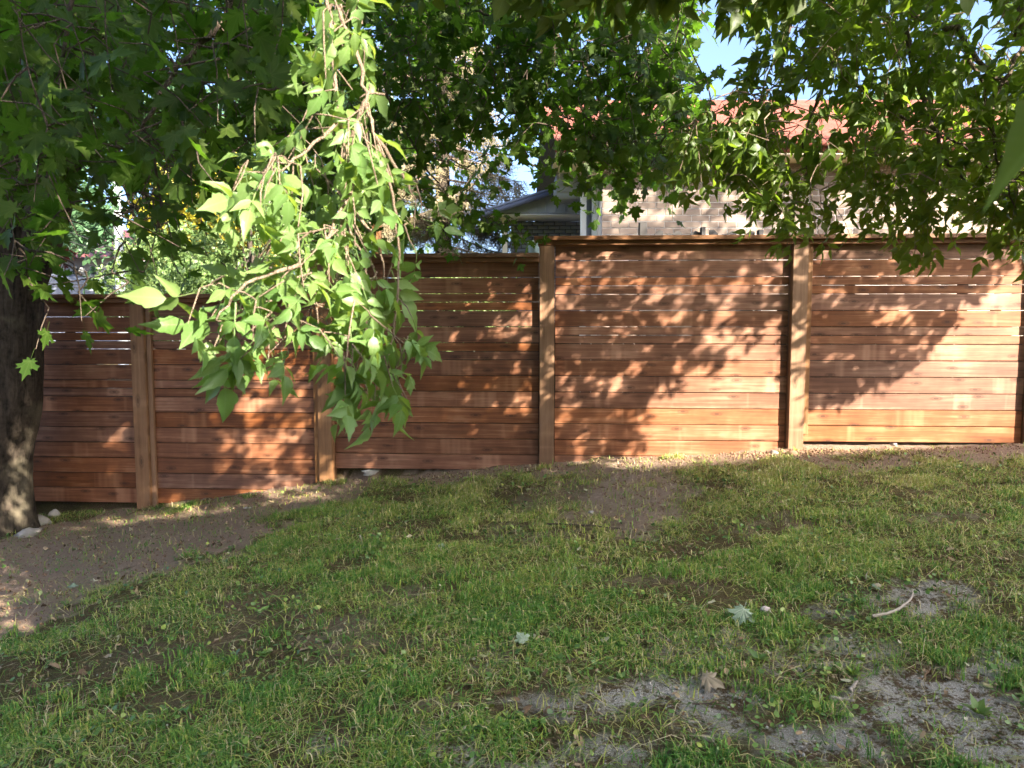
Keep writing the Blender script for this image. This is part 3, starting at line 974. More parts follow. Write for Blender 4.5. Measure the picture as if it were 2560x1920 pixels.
# crumpled brown leaf pieces over the lawn, crumbs on the sandy patches
P = scatter(5200, -6, 6, 1.5, 7.0, lambda x, y: in_wedge(x, y, .6) & (y < fence_y(x) - .15) & (rng.random(len(x)) < np.clip((fbm(x, y, 95, 4, 1.7) - .36) * 3.5, .08, 1)))
n = len(P)
crump = []
for sd in range(5):
    pr = maple_leaf(300 + sd, True); v_ = pr['v'].copy(); rg_ = np.random.default_rng(sd)
    v_[:, 2] += 1.0 * v_[:, 0] ** 2 + rg_.normal(0, .16, len(v_)); v_[:, 0] *= rg_.uniform(.35, .8)
    crump.append(tri_mesh_dict(v_, pr['t'], pr['c']))
aa_ = rng.uniform(0, 2 * np.pi, n)
me = merged_leaves('leaf_scraps', crump, P + [0, 0, .010], np.stack([np.cos(aa_), np.sin(aa_), rng.normal(0, .3, n)], -1), rng.normal(0, .35, (n, 3)) + [0, 0, 1], rng.uniform(.009, .026, n), 4)
tag(link('leaf_scraps', me, M['litter']), 'crumpled brown and tan leaf scraps lying in the lawn', 'leaf scraps', kind='stuff')
mb = MB()
for q in scatter(26000, -4, 5, 1.6, 5.5, lambda x, y: (bareness(x, y)[2] > .45) & in_wedge(x, y, .5)):
    sz = abs(rng.normal(0, .0024)) + .0011
    mb.add(ico_v * sz * rng.uniform(.5, 1.4, (12, 1)) * rng.uniform(.6, 1.3, 3) + q + [0, 0, sz * .3], T=ico_f)
tag(link('sand_crumbs', mb.mesh('sand_crumbs'), M['stone2']), 'pale crumbs of dry sandy soil on the worn patches', 'sand crumbs', kind='stuff')

# ---- the big maple at the left end of the fence
trunk_b = at(-22, 1330, 6.62)
bz = float(ground_z(trunk_b[0], trunk_b[1]))
mtree = thing('maple_tree', 'big maple with dark trunk at the left end of the fence, broad lobed leaves', 'tree', (trunk_b[0], trunk_b[1], bz))
mt = Tree()
tb = np.array([trunk_b[0], trunk_b[1], bz])
def trunk_mesh(name, P, rad, sides, flare=0.0, amp=.03, seed=0):
    P = np.asarray(P, float); n = len(P)
    ang = np.linspace(0, 2 * np.pi, sides, endpoint=False)
    V = []
    for i in range(n):
        k = 1 + amp * np.sin(3 * ang + seed + i * .05) + amp * .7 * np.sin(7 * ang + 2 * seed - i * .08) + rng.normal(0, amp * .25, sides)
        fl = 1 + flare * math.exp(-i / n * 14) * (1 + .5 * np.sin(5 * ang + seed))
        rr = rad[i] * k * fl
        V.append(np.stack([P[i, 0] + rr * np.cos(ang), P[i, 1] + rr * np.sin(ang), np.full(sides, P[i, 2])], -1))
    V = np.concatenate(V)
    idx_ = np.arange(n * sides).reshape(n, sides)
    Qs = np.stack([idx_[:-1], np.roll(idx_[:-1], -1, 1), np.roll(idx_[1:], -1, 1), idx_[1:]], -1).reshape(-1, 4)
    return mesh_np(name, V, Qs, None, True)
fork = at(-4, 640, 6.62)
tp = curve_pts([tb + [0, 0, -.15], tb + [0, 0, .6], (tb + fork) / 2 + [.02, 0, 0], fork + [0, 0, .25]], 40)
link('trunk', trunk_mesh('trunk', tp, np.linspace(.335, .35, 40), 40, .30, .03, 1.0), M['bark'], mtree)
l1 = curve_pts([fork + [-.03, 0, -.45], at(12, 420, 6.6), at(20, 100, 6.5), at(60, -300, 6.3), at(80, -900, 5.6)], 24)
link('limb', trunk_mesh('limb', l1, np.linspace(.22, .13, 24), 20, 0, .04, 2), M['bark'], mtree)
l2 = curve_pts([fork + [.08, 0, -.5], at(112, 560, 6.6), at(150, 420, 6.55), at(215, 150, 6.3), at(330, -250, 5.9), at(500, -800, 5.2)], 24)
link('limb', trunk_mesh('limb', l2, np.linspace(.20, .10, 24), 20, 0, .04, 3), M['bark'], mtree)
# long limbs over the yard, drooping ends come down into view
mt.limb([at(80, -900, 5.6), at(500, -1100, 5.0), at(1000, -900, 5.4), at(1500, -700, 6.0), at(1750, -450, 6.6)], .11, .035, 22)
mt.limb([at(330, -250, 5.9), at(700, -420, 6.3), at(1100, -380, 6.8), at(1450, -260, 7.2)], .09, .03, 20)
mt.limb([at(500, -800, 5.2), at(420, -500, 4.0), at(300, -420, 3.2), at(200, -350, 2.8)], .07, .03, 16)
mt.limb([at(1280, -400, 6.6), at(1268, -60, 6.3), at(1245, 80, 6.2), at(1244, 120, 6.2)], .035, .016, 14)
mt.limb([at(1385, -500, 6.7), at(1390, -40, 6.5), at(1392, 90, 6.5), at(1365, 150, 6.5), at(1300, 215, 6.5), at(1310, 320, 6.5), at(1316, 400, 6.5), at(1350, 420, 6.5)], .032, .007, 24)
mt.limb([at(1392, 90, 6.5), at(1440, 140, 6.4), at(1490, 220, 6.4), at(1510, 320, 6.3), at(1534, 410, 6.3)], .022, .006, 16)
mt.limb([at(1240, 212, 7.0), at(1290, 212, 7.0), at(1350, 214, 7.0), at(1420, 206, 7.0)], .022, .018, 10)
mt.limb([at(1600, -400, 6.9), at(1618, 60, 6.7), at(1625, 180, 6.7), at(1650, 270, 6.7)], .028, .010, 14)
mt.limb([at(1180, 10, 5.6), at(1195, 28, 5.6), at(1222, 38, 5.6)], .013, .008, 6)
mt.limb([at(600, -200, 3.4), at(560, 40, 3.1), at(480, 130, 3.0), at(400, 240, 2.9), at(360, 320, 2.9), at(330, 400, 2.9)], .014, .004, 18)
mt.limb([at(480, 130, 3.0), at(455, 210, 3.0), at(420, 330, 3.0)], .007, .003, 10, 5)
mt.limb([at(360, 320, 2.9), at(390, 420, 2.9), at(400, 540, 3.0), at(360, 680, 3.1)], .006, .002, 12, 5)
mt.limb([at(300, -300, 3.2), at(190, -20, 3.1), at(150, 200, 3.1), at(120, 330, 3.1)], .012, .004, 14)
mt.limb([at(900, -350, 6.5), at(1100, 0, 6.2), at(960, 180, 6.0), at(1030, 360, 6.0), at(1120, 490, 6.1)], .02, .005, 18)
mt.limb([at(700, -420, 6.3), at(740, -50, 6.6), at(700, 180, 6.8), at(620, 330, 7.0)], .02, .006, 16)

# near boughs, upper left: big shaded leaves
NEAR = [(-40, -40), (760, -40), (760, 160), (700, 330), (600, 420), (520, 480), (470, 560), (420, 720), (330, 640), (180, 600), (-40, 520)]
H1 = [(260, 520, 60, 60, .6), (480, 560, 90, 110, .75), (210, 660, 80, 70, .85), (90, 420, 40, 60, .7), (330, 620, 40, 40, .5)]
for q in sample_poly(NEAR, 150, H1):
    P = at(q[0], q[1] - 45, rng.uniform(2.5, 3.6)); mt.attach(P, 1.2, .003)
    mt.maple_spray(P, int(rng.integers(3, 6)), (.058, .088), (.1, .0, -.55), .24, .75)
for q in [(180, 700), (230, 735), (120, 680), (60, 640), (90, 720), (280, 720), (330, 745), (150, 810), (200, 770), (60, 590), (20, 700)]:
    P = at(q[0] + rng.normal(0, 14), q[1] - 40, rng.uniform(2.7, 3.1)); mt.attach(P, 1.5, .003)
    mt.maple_spray(P, int(rng.integers(2, 4)), (.055, .075), (.1, 0, -.5), .16, .75)
# middle and far boughs
MID = [(-60, -60), (1760, -60), (1730, 140), (1730, 260), (1720, 400), (1620, 480), (1470, 500), (1340, 500), (1260, 580), (1190, 520), (1130, 480), (1060, 520), (990, 560), (700, 500), (480, 500), (300, 560), (-60, 560)]
H2 = [(1220, 150, 100, 70, .75), (1230, 320, 80, 60, .6), (1290, 300, 60, 60, .5), (1450, 110, 60, 120, .85), (1080, 480, 110, 90, .5), (1500, 260, 60, 50, .5),
      (260, 560, 130, 70, .85), (480, 560, 110, 110, .85), (200, 640, 100, 90, .9), (90, 410, 40, 70, .85), (1345, 515, 150, 105, 1.0), (1560, 300, 60, 40, .4), (1650, 60, 40, 40, .5),
      (1800, 190, 90, 70, 1.0), (1200, 430, 60, 60, .6)]
for q in sample_poly(MID, 1250, H2):
    P = at(q[0], q[1] - 55, rng.uniform(5.0, 8.6) if q[0] > 250 else rng.uniform(4.5, 6.0))
    if P[1] > 6.4 and P[2] < 1.9 + .8: P = at(q[0], q[1] - 55, rng.uniform(5.0, 6.3))
    mt.attach(P, 1.3, .004)
    mt.maple_spray(P, int(rng.integers(6, 10)), (.056, .082), (0, 0, -.5), .34, .7)
for q in sample_poly([(980, -40), (1730, -40), (1715, 190), (1640, 380), (1400, 330), (1000, 330)], 300, [(1220, 150, 70, 50, .7), (1450, 110, 40, 80, .7), (1800, 190, 90, 80, 1)]):
    P = at(q[0], q[1] - 70, rng.uniform(5.2, 7.0)); mt.attach(P, 1.3, .004)
    mt.maple_spray(P, 7, (.056, .082), (0, 0, -.5), .3, .7)
# sprays hanging to the fence top
for q in [(1040, 540), (1100, 600), (1150, 560), (1200, 590), (1230, 620), (1255, 640), (1180, 620), (1270, 600), (1010, 610), (1060, 630), (1090, 640), (960, 600), (1620, 440), (1640, 500), (1560, 380), (1600, 400), (1680, 400), (1720, 380), (1660, 520), (900, 580), (1210, 560)]:
    for k in range(2):
        P = at(q[0] + rng.normal(0, 22), q[1] - 70 + rng.normal(0, 14), rng.uniform(5.6, 6.4)); mt.attach(P, 1.0, .003)
        mt.maple_spray(P, 7, (.042, .062), (.15, 0, -.7), .28, .6)
# upper crown over the fence, left of the picture and above it
for i in range(220):
    P = np.array([rng.uniform(-8.5, 1.0), rng.uniform(6.0, 9.5), rng.uniform(4.2, 7.5)])
    a_, b_, f_ = project(P)
    if b_[0] > -60 and f_[0] > 0: continue
    mt.maple_spray(P, 8, (.06, .085), (0, 0, -.4), .4, .8)
k_ = 0
while k_ < 300:                                      # crown over the left yard, above the picture, added to block sky light
    P = np.array([rng.uniform(-8, -.8), rng.uniform(2.2, 6.6), rng.uniform(3.4, 6.5)])
    if not (project(P)[1][0] < -70): continue
    mt.maple_spray(P, 8, (.07, .095), (0, 0, -.4), .42, .9); k_ += 1
emit_leaves(mtree, MAPLE, MAPLE_S, M['maple'], mt.lv, 300, 1)
emit_wood(mt, mtree, M['branch'])

# ---- box elder with the sunlit hanging bough
t3 = np.array([-1.7, -1.0, 0.0]); t3[2] = float(ground_z(t3[0], t3[1]))
etree = thing('box_elder_tree', 'box elder whose pale green sunlit bough hangs low before the fence', 'tree', t3)
et = Tree()
tr_p = curve_pts([t3 + [0, 0, -.1], t3 + [.05, .1, 1.8], t3 + [.2, .5, 3.6], t3 + [.3, 1.0, 5.0]], 20)
link('trunk', trunk_mesh('trunk', tr_p, np.linspace(.24, .14, 20), 18, .3, .04, 4), M['bark'], etree)
top3 = at(800, -300, 2.05)
et.limb([tr_p[13], (tr_p[13] + top3) / 2 + [.1, 0, .5], top3 + [0, -.1, .05], top3], .05, .010, 16)
b1 = et.limb([top3, at(842, -60, 2.05), at(862, 60, 2.0), at(900, 150, 2.0), at(915, 250, 2.0), at(935, 340, 2.0), at(965, 420, 2.0), at(985, 520, 2.0), at(1000, 640, 2.0), at(990, 780, 1.98), at(975, 900, 1.95), at(1005, 990, 1.95)], .0062, .002, 44, 7, True)
b2 = et.limb([top3, at(815, -40, 1.95), at(830, 110, 1.95), at(850, 300, 1.92), at(872, 430, 1.9), at(880, 480, 1.9), at(835, 560, 1.85), at(800, 640, 1.8), at(765, 690, 1.78), at(720, 770, 1.75)], .0055, .002, 36, 7, True)
b3 = et.limb([at(872, 430, 1.9), at(860, 520, 1.92), at(850, 620, 1.95), at(840, 760, 1.95), at(850, 900, 1.93), at(930, 1000, 1.93)], .006, .002, 22, 6, True)
b4 = et.limb([at(915, 250, 2.0), at(880, 340, 2.02), at(850, 450, 2.05), at(870, 560, 2.08), at(910, 650, 2.1), at(930, 760, 2.1)], .007, .002, 22, 6, True)
b5 = et.limb([at(935, 340, 2.0), at(1000, 430, 2.0), at(1040, 500, 2.0)], .006, .002, 12, 6, True)
b6 = et.limb([at(800, 640, 1.8), at(700, 680, 1.75), at(600, 720, 1.7), at(540, 800, 1.7)], .006, .002, 14, 6, True)
b7 = et.limb([at(850, 300, 1.92), at(760, 380, 1.85), at(690, 440, 1.8)], .005, .002, 10, 6, True)
b8 = et.limb([at(850, 450, 2.05), at(862, 500, 2.03), at(900, 545, 2.0), at(940, 600, 2.0), at(960, 700, 2.0)], .007, .002, 12, 6, True)
for br_ in ([(880, 40), (900, -10), (905, 60)], [(962, 236), (930, 232), (900, 245)], [(820, 40), (840, 80), (835, 150)]):
    et.limb([at(x, y, 2.0) for x, y in br_], .004, .002, 6, 5, True)
POLY = [(790, -30), (900, -30), (930, 250), (990, 330), (1030, 400), (1055, 470), (1040, 560), (1010, 640), (1000, 760), (1010, 900), (985, 980), (900, 960), (850, 960), (830, 900), (740, 880), (640, 860), (560, 850), (530, 780), (620, 690), (650, 600), (700, 520), (640, 470), (690, 400), (780, 330), (800, 200)]
HOL = [(760, 560, 90, 70, .55), (930, 180, 60, 90, .5), (800, 120, 40, 120, .45), (870, 540, 45, 40, .7)]
for q in sample_poly(POLY, 90, HOL):
    if q[1] > 780 and rng.random() < .45: continue
    P = at(800 + (q[0] - 800) * (.74 if q[0] > 800 else .86), q[1] - 55, rng.uniform(1.72, 2.2)); et.attach(P, .35, .0014)
    left = q[0] < 780
    et.elder_spray(P, int(rng.integers(2, 5)), (.055, .100), ((-.45 if left else .1), -.1, -.85), .13, .32)
for q, Y in [((905, 130), 2.0), ((820, 190), 1.95), ((925, 250), 2.0), ((790, 270), 1.9), ((860, 90), 2.0), ((600, 470), 1.75), ((620, 440), 1.75), ((660, 480), 1.7), ((680, 430), 1.75), ((690, 460), 1.72), ((500, 760), 1.7), ((560, 730), 1.7), ((590, 800), 1.72), ((640, 790), 1.7), ((680, 820), 1.7), ((720, 830), 1.75), ((560, 840), 1.75),
             ((880, 900), 1.7), ((860, 930), 1.7), ((930, 920), 1.9), ((960, 930), 1.9), ((1000, 900), 1.92), ((1020, 880), 1.92), ((900, 960), 1.85), ((990, 960), 1.95), ((940, 880), 1.9), ((870, 880), 1.8), ((980, 700), 2.0), ((990, 780), 2.0), ((1010, 600), 2.0), ((1040, 500), 2.0), ((1040, 540), 2.02)]:
    P = at(q[0], q[1] - 40, Y); et.attach(P, .4, .0014)
    et.elder_spray(P, 2, (.085, .125), (-.25 if q[0] < 760 else .1, -.1, -.9), .08, .3)
# top of the crown, over and behind the camera
for i in range(160):
    P = tr_p[-1] + rng.normal(0, 1, 3) * [1.0, 1.0, .9] + [-.6, .3, .8]
    a_, b_, f_ = project(P); aa, bb, tt_ = ab(P)
    if f_[0] > 0 and b_[0] > -80: continue
    if .3 < aa[0] < 1.9 and .3 < bb[0] < 1.75: continue
    et.elder_spray(P, 6, (.15, .22), (0, 0, -.7), .35)
emit_leaves(etree, ELDER, ELDER_S, M['elder'], et.lv, 300, 2)
emit_wood(et, etree, M['twig'])

# ---- second box elder, to the right; its crown spreads over the picture's right half and shades the fence
t2 = np.array([5.0, .9, 0.0]); t2[2] = float(ground_z(t2[0], t2[1]))
rtree = thing('box_elder_tree', 'box elder with drooping green sprays over the right half of the fence', 'tree', t2)
rt = Tree()
tr_q = curve_pts([t2 + [0, 0, -.1], t2 + [0, .1, 2.0], t2 + [-.2, .3, 4.0], t2 + [-.4, .6, 6.2]], 22)
link('trunk', trunk_mesh('trunk', tr_q, np.linspace(.27, .12, 22), 18, .3, .04, 6), M['bark'], rtree)
lim_a = rt.limb([tr_q[14], at(3000, -500, 3.6), at(2500, -350, 3.9), at(2200, -260, 4.2), at(1950, -200, 4.6)], .075, .02, 22)
rt.limb([tr_q[11], at(2900, -150, 4.0), at(2620, -60, 4.1), at(2545, 40, 4.1), at(2560, 120, 4.1)], .05, .014, 16)
rt.limb([at(2200, -260, 4.2), at(2260, 0, 4.2), at(2330, 55, 4.2), at(2395, 85, 4.15), at(2440, 150, 4.1), at(2490, 195, 4.1), at(2535, 225, 4.1)], .020, .010, 22)
rt.limb([at(2260, 60, 4.4), at(2300, 235, 4.3), at(2335, 330, 4.2), at(2365, 395, 4.15), at(2410, 450, 4.1)], .016, .006, 18)
rt.limb([at(2100, 160, 4.5), at(2170, 240, 4.4), at(2250, 290, 4.3), at(2330, 330, 4.3), at(2400, 360, 4.2), at(2470, 420, 4.2)], .011, .005, 18)
rt.limb([at(1985, -150, 4.8), at(1970, 80, 4.8), at(1955, 205, 4.8)], .020, .012, 12)
rt.limb([at(2110, -100, 4.7), at(2100, 20, 4.7), at(2095, 120, 4.6), at(2060, 170, 4.6), at(2005, 210, 4.6), at(1990, 260, 4.6)], .014, .004, 16)
rt.limb([at(2090, 130, 4.6), at(2070, 190, 4.6), at(2040, 260, 4.5), at(2010, 340, 4.5), at(2020, 450, 4.5)], .012, .004, 16)
rt.limb([at(2560, 110, 4.1), at(2520, 180, 4.0), at(2480, 260, 4.0), at(2500, 400, 3.9), at(2540, 520, 3.9)], .012, .004, 16)
rt.limb([at(2420, 150, 4.2), at(2460, 210, 4.2), at(2465, 280, 4.2), at(2490, 360, 4.2), at(2520, 430, 4.2)], .011, .005, 16)
rt.limb([at(1870, 170, 4.8), at(1862, 215, 4.8), at(1880, 240, 4.8), at(1900, 250, 4.8)], .006, .003, 10)
RIGHT = [(1850, -60), (2620, -60), (2620, 600), (2500, 600), (2400, 560), (2300, 590), (2230, 570), (2180, 520), (2160, 440), (2060, 430), (2040, 540), (2000, 600), (1930, 560), (1880, 560), (1840, 470), (1740, 470), (1690, 400), (1770, 310), (1900, 280)]
H3 = [(2080, 300, 90, 60, .75), (2240, 290, 90, 60, .5), (2490, 100, 60, 100, .8), (2110, 500, 60, 90, .95), (2300, 170, 60, 40, .55), (1800, 190, 90, 80, 1), (2150, 220, 50, 40, .5), (1890, 170, 60, 60, .5), (2190, 540, 30, 40, .8), (1760, 540, 60, 80, .9), (2250, 430, 120, 60, .4)]
for q in sample_poly(RIGHT, 350, H3):
    P = at(q[0], q[1] - 80, rng.uniform(3.7, 5.2)); rt.attach(P, .9, .003)
    rt.elder_spray(P, int(rng.integers(4, 7)), (.085, .125), (-.15, 0, -.8), .24, .5)
for q in [(1900, 560), (1880, 520), (1930, 600), (1960, 560), (1990, 600), (2030, 600), (2060, 610), (2040, 560), (1850, 460), (1890, 450), (1930, 480), (2000, 500), (1950, 430), (2000, 420), (2290, 560), (2260, 600), (2300, 620), (2330, 640), (2210, 600), (2370, 600), (2240, 540), (2420, 580), (2460, 560), (2520, 560), (2550, 640), (2545, 600), (2170, 440), (2180, 480), (2200, 520), (2080, 540), (2090, 600)]:
    P = at(q[0] + rng.normal(0, 12), q[1] - 85, rng.uniform(4.0, 4.8)); rt.attach(P, .9, .003)
    rt.elder_spray(P, 4, (.085, .12), (0, 0, -.9), .17, .3)
# one leaf right before the lens at the picture's edge


# overhead boughs, out of the picture to the right and above: these shade the fence
def dens_fence(px, py):
    d = np.where(px < 1390, np.where(px > 830, .93, .975), 0.0)
    p4 = in_poly(px, py, [(1340, 500), (2010, 500), (2010, 760), (1860, 880), (1700, 900), (1620, 1060), (1560, 1140), (1340, 1150)])
    d = np.where(p4, .52, d)
    p5 = in_poly(px, py, [(1990, 500), (2700, 500), (2700, 620), (2520, 665), (2400, 750), (2310, 880), (2130, 970), (2010, 1030)])
    d = np.where(p5, .66, d)
    for cx, cy, rx, ry, v in [(1000, 1130, 90, 45, .05), (1060, 1080, 130, 60, .55), (1310, 900, 70, 160, .5), (680, 1110, 120, 90, .35), (700, 930, 110, 70, .5), (730, 1220, 120, 40, .15),
                              (260, 1110, 100, 70, .35), (170, 1190, 60, 50, .5), (420, 1235, 80, 50, .1), (620, 1000, 90, 60, .4), (560, 1130, 60, 60, .45), (1150, 780, 50, 40, .4), (1450, 640, 90, 50, .3), (1560, 760, 60, 70, .3), (2250, 760, 100, 50, .4), (2100, 700, 60, 40, .4), (1700, 650, 110, 60, .45), (1800, 780, 80, 60, .4), (1480, 1000, 70, 60, .5), (1250, 940, 90, 60, .6), (900, 930, 90, 40, .6)]:
        w = np.hypot((px - cx) / rx, (py - cy) / ry) < 1
        d = np.where(w, v, d)
    d = np.where((py < 590) & (px < 2300), np.where(px < 1150, .85, .15), d)
    d = np.where((py < 590) & (px >= 2300), .3, d)
    return d
def clear_of_view(P, m=70):
    a_, b_, f_ = project(P)
    return f_[0] < .1 or b_[0] < -m or a_[0] > 2560 + m or a_[0] < -m
def in_hole(P):
    a_, b_, _ = ab(P)
    return .55 < a_[0] < 1.75 and .35 < b_[0] < 1.68
def in_trunk_hole(P):
    a_, b_, _ = ab(P)
    return math.hypot((a_[0] - 1.53) / .16, (b_[0] - 2.22) / .40) < 1
cast = 0
tries = 0
while cast < 3300 and tries < 120000:
    tries += 1
    px, py = rng.uniform(80, 2640), rng.uniform(60, 1290)
    D = float(dens_fence(np.array([px]), np.array([py]))[()] if np.ndim(dens_fence(np.array(px), np.array(py))) == 0 else dens_fence(np.array([px]), np.array([py]))[0])
    w = -math.log(1 - min(D, .985)) / 4.2
    if rng.random() > w: continue
    Pf = fence_pt(px, py, -.05)
    t0 = np.interp(px, [0, 1300, 2560], [6.0, 4.6, 2.6])
    for t in np.arange(t0 + rng.uniform(0, 1.2), 12, .5):
        P = Pf + SUN * t
        if clear_of_view(P): break
    else: continue
    if in_hole(P) or in_trunk_hole(P): continue
    qa, qb, _ = ab(P)
    if 3.2 < qa[0] < 5.3 and qb[0] > 1.25 and rng.random() < .75: continue
    rt.elder_spray(P + [0, 0, .10], 5, (.095, .135), (0, 0, -.7), .20, .6)
    cast += 1
print('CAST', cast, tries)
cast = 0
while cast < 760:                                   # over the left side of the yard
    a_, b_ = rng.uniform(-1.2, 2.3), rng.uniform(1.62, 4.2)
    P = CC + EA * a_ + EB * b_ + SUN * rng.uniform(.6, 5.0)
    if not clear_of_view(P) or in_hole(P): continue
    if in_trunk_hole(P): continue
    rt.elder_spray(P + [0, 0, .08], 5, (.13, .19), (0, 0, -.7), .22, .6); cast += 1
cast = 0
while cast < 190:                                   # denser over the maple's upper trunk
    a_, b_ = rng.uniform(1.1, 2.1), rng.uniform(1.7, 4.3)
    P = CC + EA * a_ + EB * b_ + SUN * rng.uniform(1.0, 5.0)
    if not clear_of_view(P) or in_hole(P) or in_trunk_hole(P): continue
    if b_ < 2.6 and a_ < 1.68: continue
    rt.elder_spray(P + [0, 0, .08], 5, (.13, .19), (0, 0, -.7), .2, .6); cast += 1
for q in sample_poly([(1720, 120), (2560, 120), (2560, 430), (1720, 430)], 60, H3):
    P = at(q[0], q[1] - 80, rng.uniform(3.9, 5.4)); rt.attach(P, .9, .003)
    rt.elder_spray(P, 5, (.085, .125), (-.1, 0, -.8), .22, .5)
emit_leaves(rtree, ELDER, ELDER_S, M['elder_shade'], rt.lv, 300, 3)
emit_wood(rt, rtree, M['twig'])
lv_, lt_, lc_ = leaflet(np.random.default_rng(5))
near_leaf = mesh_np('leaf', lv_, np.array(lt_), {'leafco': np.array(lc_)}, True)
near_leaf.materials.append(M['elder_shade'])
na, nb = at(2745, 215, .60), at(2462, 392, .58)
nt_ = (nb - na); nl_ = np.linalg.norm(nt_)
from mathutils import Matrix
nR = frames(nt_[None], np.array([[.3, -.25, .9]]))[0]
nm = np.eye(4); nm[:3, :3] = nR * nl_ / 1.08; nm[:3, 3] = na - np.array(world_loc(rtree))
no = bpy.data.objects.new('leaf', near_leaf); COL.objects.link(no); no.parent = rtree; no.matrix_basis = Matrix(nm.tolist())

# ------------------------------------------------------------------ the neighbour's brick house
HY = 12.5
def hx(px): return (px - 1280) / F * HY
z_base = .0
z_soffit = at(1800, 408, HY)[2]
house = thing('brick_house', 'brown brick bungalow with red shingle roof behind the fence', 'house', (5.5, HY, z_base))
xl = at(1505, 560, HY)[0]; xr = xl + 9.2
mb = MB(); mb.box(xl, xr, HY - .002, HY + 6.5, z_base, z_soffit)
wall = link('wall', mb.mesh('wall'), M['mortar'], house)
CH, BL, JT = .1015, .288, .011
cnt = 0
mbb = MB(); bme = {}
zrow = z_soffit - .004
row = 0
def brick_mesh(w):
    k = round(w, 3)
    if k not in bme:
        bme[k] = bevel_box('brick', w, .05, CH - JT, .003)
    return bme[k]
rows = []
while zrow > z_base + .2:
    x = xl - (BL * .5 if row % 2 else 0)
    while x < xr:
        a0 = max(x, xl); a1 = min(x + BL - JT, xr)
        if a1 - a0 > .05: rows.append((row, a0, a1, zrow - CH + JT / 2, zrow - JT / 2))
        x += BL
    zrow -= CH; row += 1
zvis = at(1800, 606, HY)[2]
rows.sort(key=lambda r_: (r_[4] < zvis, r_[1] > 8.6, r_[0]))
for (k, a0, a1, z0, z1) in rows:
    if cnt < 300:
        o = link('brick', brick_mesh(a1 - a0), M['brick'], wall, ((a0 + a1) / 2, HY + .018 + rng.normal(0, .0012), (z0 + z1) / 2)); cnt += 1
    else:
        mbb.box(a0, a1, HY - .006, HY + .03, z0, z1, rng.random())
tag(link('brickwork', mbb.mesh('brickwork'), M['brick'], wall), kind='stuff')
# roof
ye, yr = HY - .62, 17.4
ze = at(1900, 352, ye)[2]; zr = at(1900, 250, yr)[2]
xrl = at(1388, 340, ye)[0]; xrr = xr + .6
slope = math.atan2(zr - ze, yr - ye)
mb = MB(); n_c = 34
for k in range(n_c):
    f0, f1 = k / n_c, (k + 1.12) / n_c
    y0, z0 = ye + (yr - ye) * f0, ze + (zr - ze) * f0 + .012
    y1, z1 = ye + (yr - ye) * min(f1, 1), ze + (zr - ze) * min(f1, 1) + .002
    x = xrl - (k % 2) * .15
    while x < xrr:
        a0, a1 = max(x, xrl), min(x + .31, xrr)
        if a1 > a0 + .02:
            mb.add([(a0, y0, z0), (a1, y0, z0), (a1, y1, z1), (a0, y1, z1), (a0, y0, z0 - .012), (a1, y0, z0 - .012)], [(0, 1, 2, 3), (4, 5, 1, 0)], tint=rng.random())
        x += .317
mbr = MB()
mbr.add([(xrl, ye, ze - .02), (xrr, ye, ze - .02), (xrr, yr, zr - .02), (xrl, yr, zr - .02), (xrl, yr + (yr - ye), ze - .02), (xrr, yr + (yr - ye), ze - .02)], [(0, 1, 2, 3), (3, 2, 5, 4)])
roof = link('roof', mbr.mesh('roof'), M['roofgrey'], house)
tag(link('shingles', mb.mesh('shingles'), M['shingle'], roof), kind='stuff')
mb = MB(); mb.box(xrl, xrr, ye - .025, ye - .002, ze - .17, ze - .005)
link('fascia', mb.mesh('fascia'), M['redtrim'], house)
mb = MB(); mb.box(xrl, xrr, ye - .11, ye - .028, ze - .09, ze + .0)
link('gutter', mb.mesh('gutter'), M['redtrim'], house)
mb = MB(); mb.box(xrl + .01, xrr, ye, HY + 1.0, z_soffit + .004, z_soffit + .02)
link('soffit', mb.mesh('soffit'), M['cream'], house)
mb = MB(); mb.box(xl, xrr, HY - .02, HY + .0, z_soffit - .12, z_soffit + .002) if False else mb.box(xrl + .012, xrr, ye + .004, ye + .03, ze - .16, z_soffit + .003) if z_soffit + .003 > ze - .16 else mb.box(xrl + .012, xrr, ye + .004, ye + .03, z_soffit, ze - .1)
link('frieze', mb.mesh('frieze'), M['cream'], house)
# corner posts and the grey siding at the house's left end
def zz(py, Y=HY): return at(1400, py, Y)[2]
for a, b in ((1460, 1475), (1490, 1505)):
    link('corner_post', bevel_box('corner_post', (b - a) / F * HY, .09, z_soffit - z_base, .006), M['white'], house, (at((a + b) / 2, 500, HY)[0], HY + .62, (z_soffit + z_base) / 2))
mb = MB(); x0, x1 = at(1475, 500, HY)[0], at(1490, 500, HY)[0]
mb.box(x0 - .05, x1 + .02, HY + .72, HY + .9, z_base, z_soffit)
link('corner_recess', mb.mesh('corner_recess'), M['greywall'], house)
SY = HY + .8
sx0, sx1 = at(1392, 400, SY)[0], at(1462, 400, SY)[0]
zt = z_soffit; zb_ = zz(484, SY)
nrow = int((zt - zb_) / .105)
sidebase = MB(); sidebase.box(sx0, sx1, SY + .03, HY + 1.9, zb_, zt)
sid = link('siding_wall', sidebase.mesh('siding_wall'), M['siding'], house)
for k in range(nrow + 1):
    mb = MB(); z1 = zt - k * .105; z0 = z1 - .112
    mb.add([(sx0, SY + .008, z0), (sx1, SY + .008, z0), (sx1, SY + .026, z1), (sx0, SY + .026, z1), (sx0, SY + .028, z0), (sx1, SY + .028, z0)], [(0, 1, 2, 3), (4, 5, 1, 0)])
    link('siding_board', mb.mesh('siding_board'), M['siding'], sid)
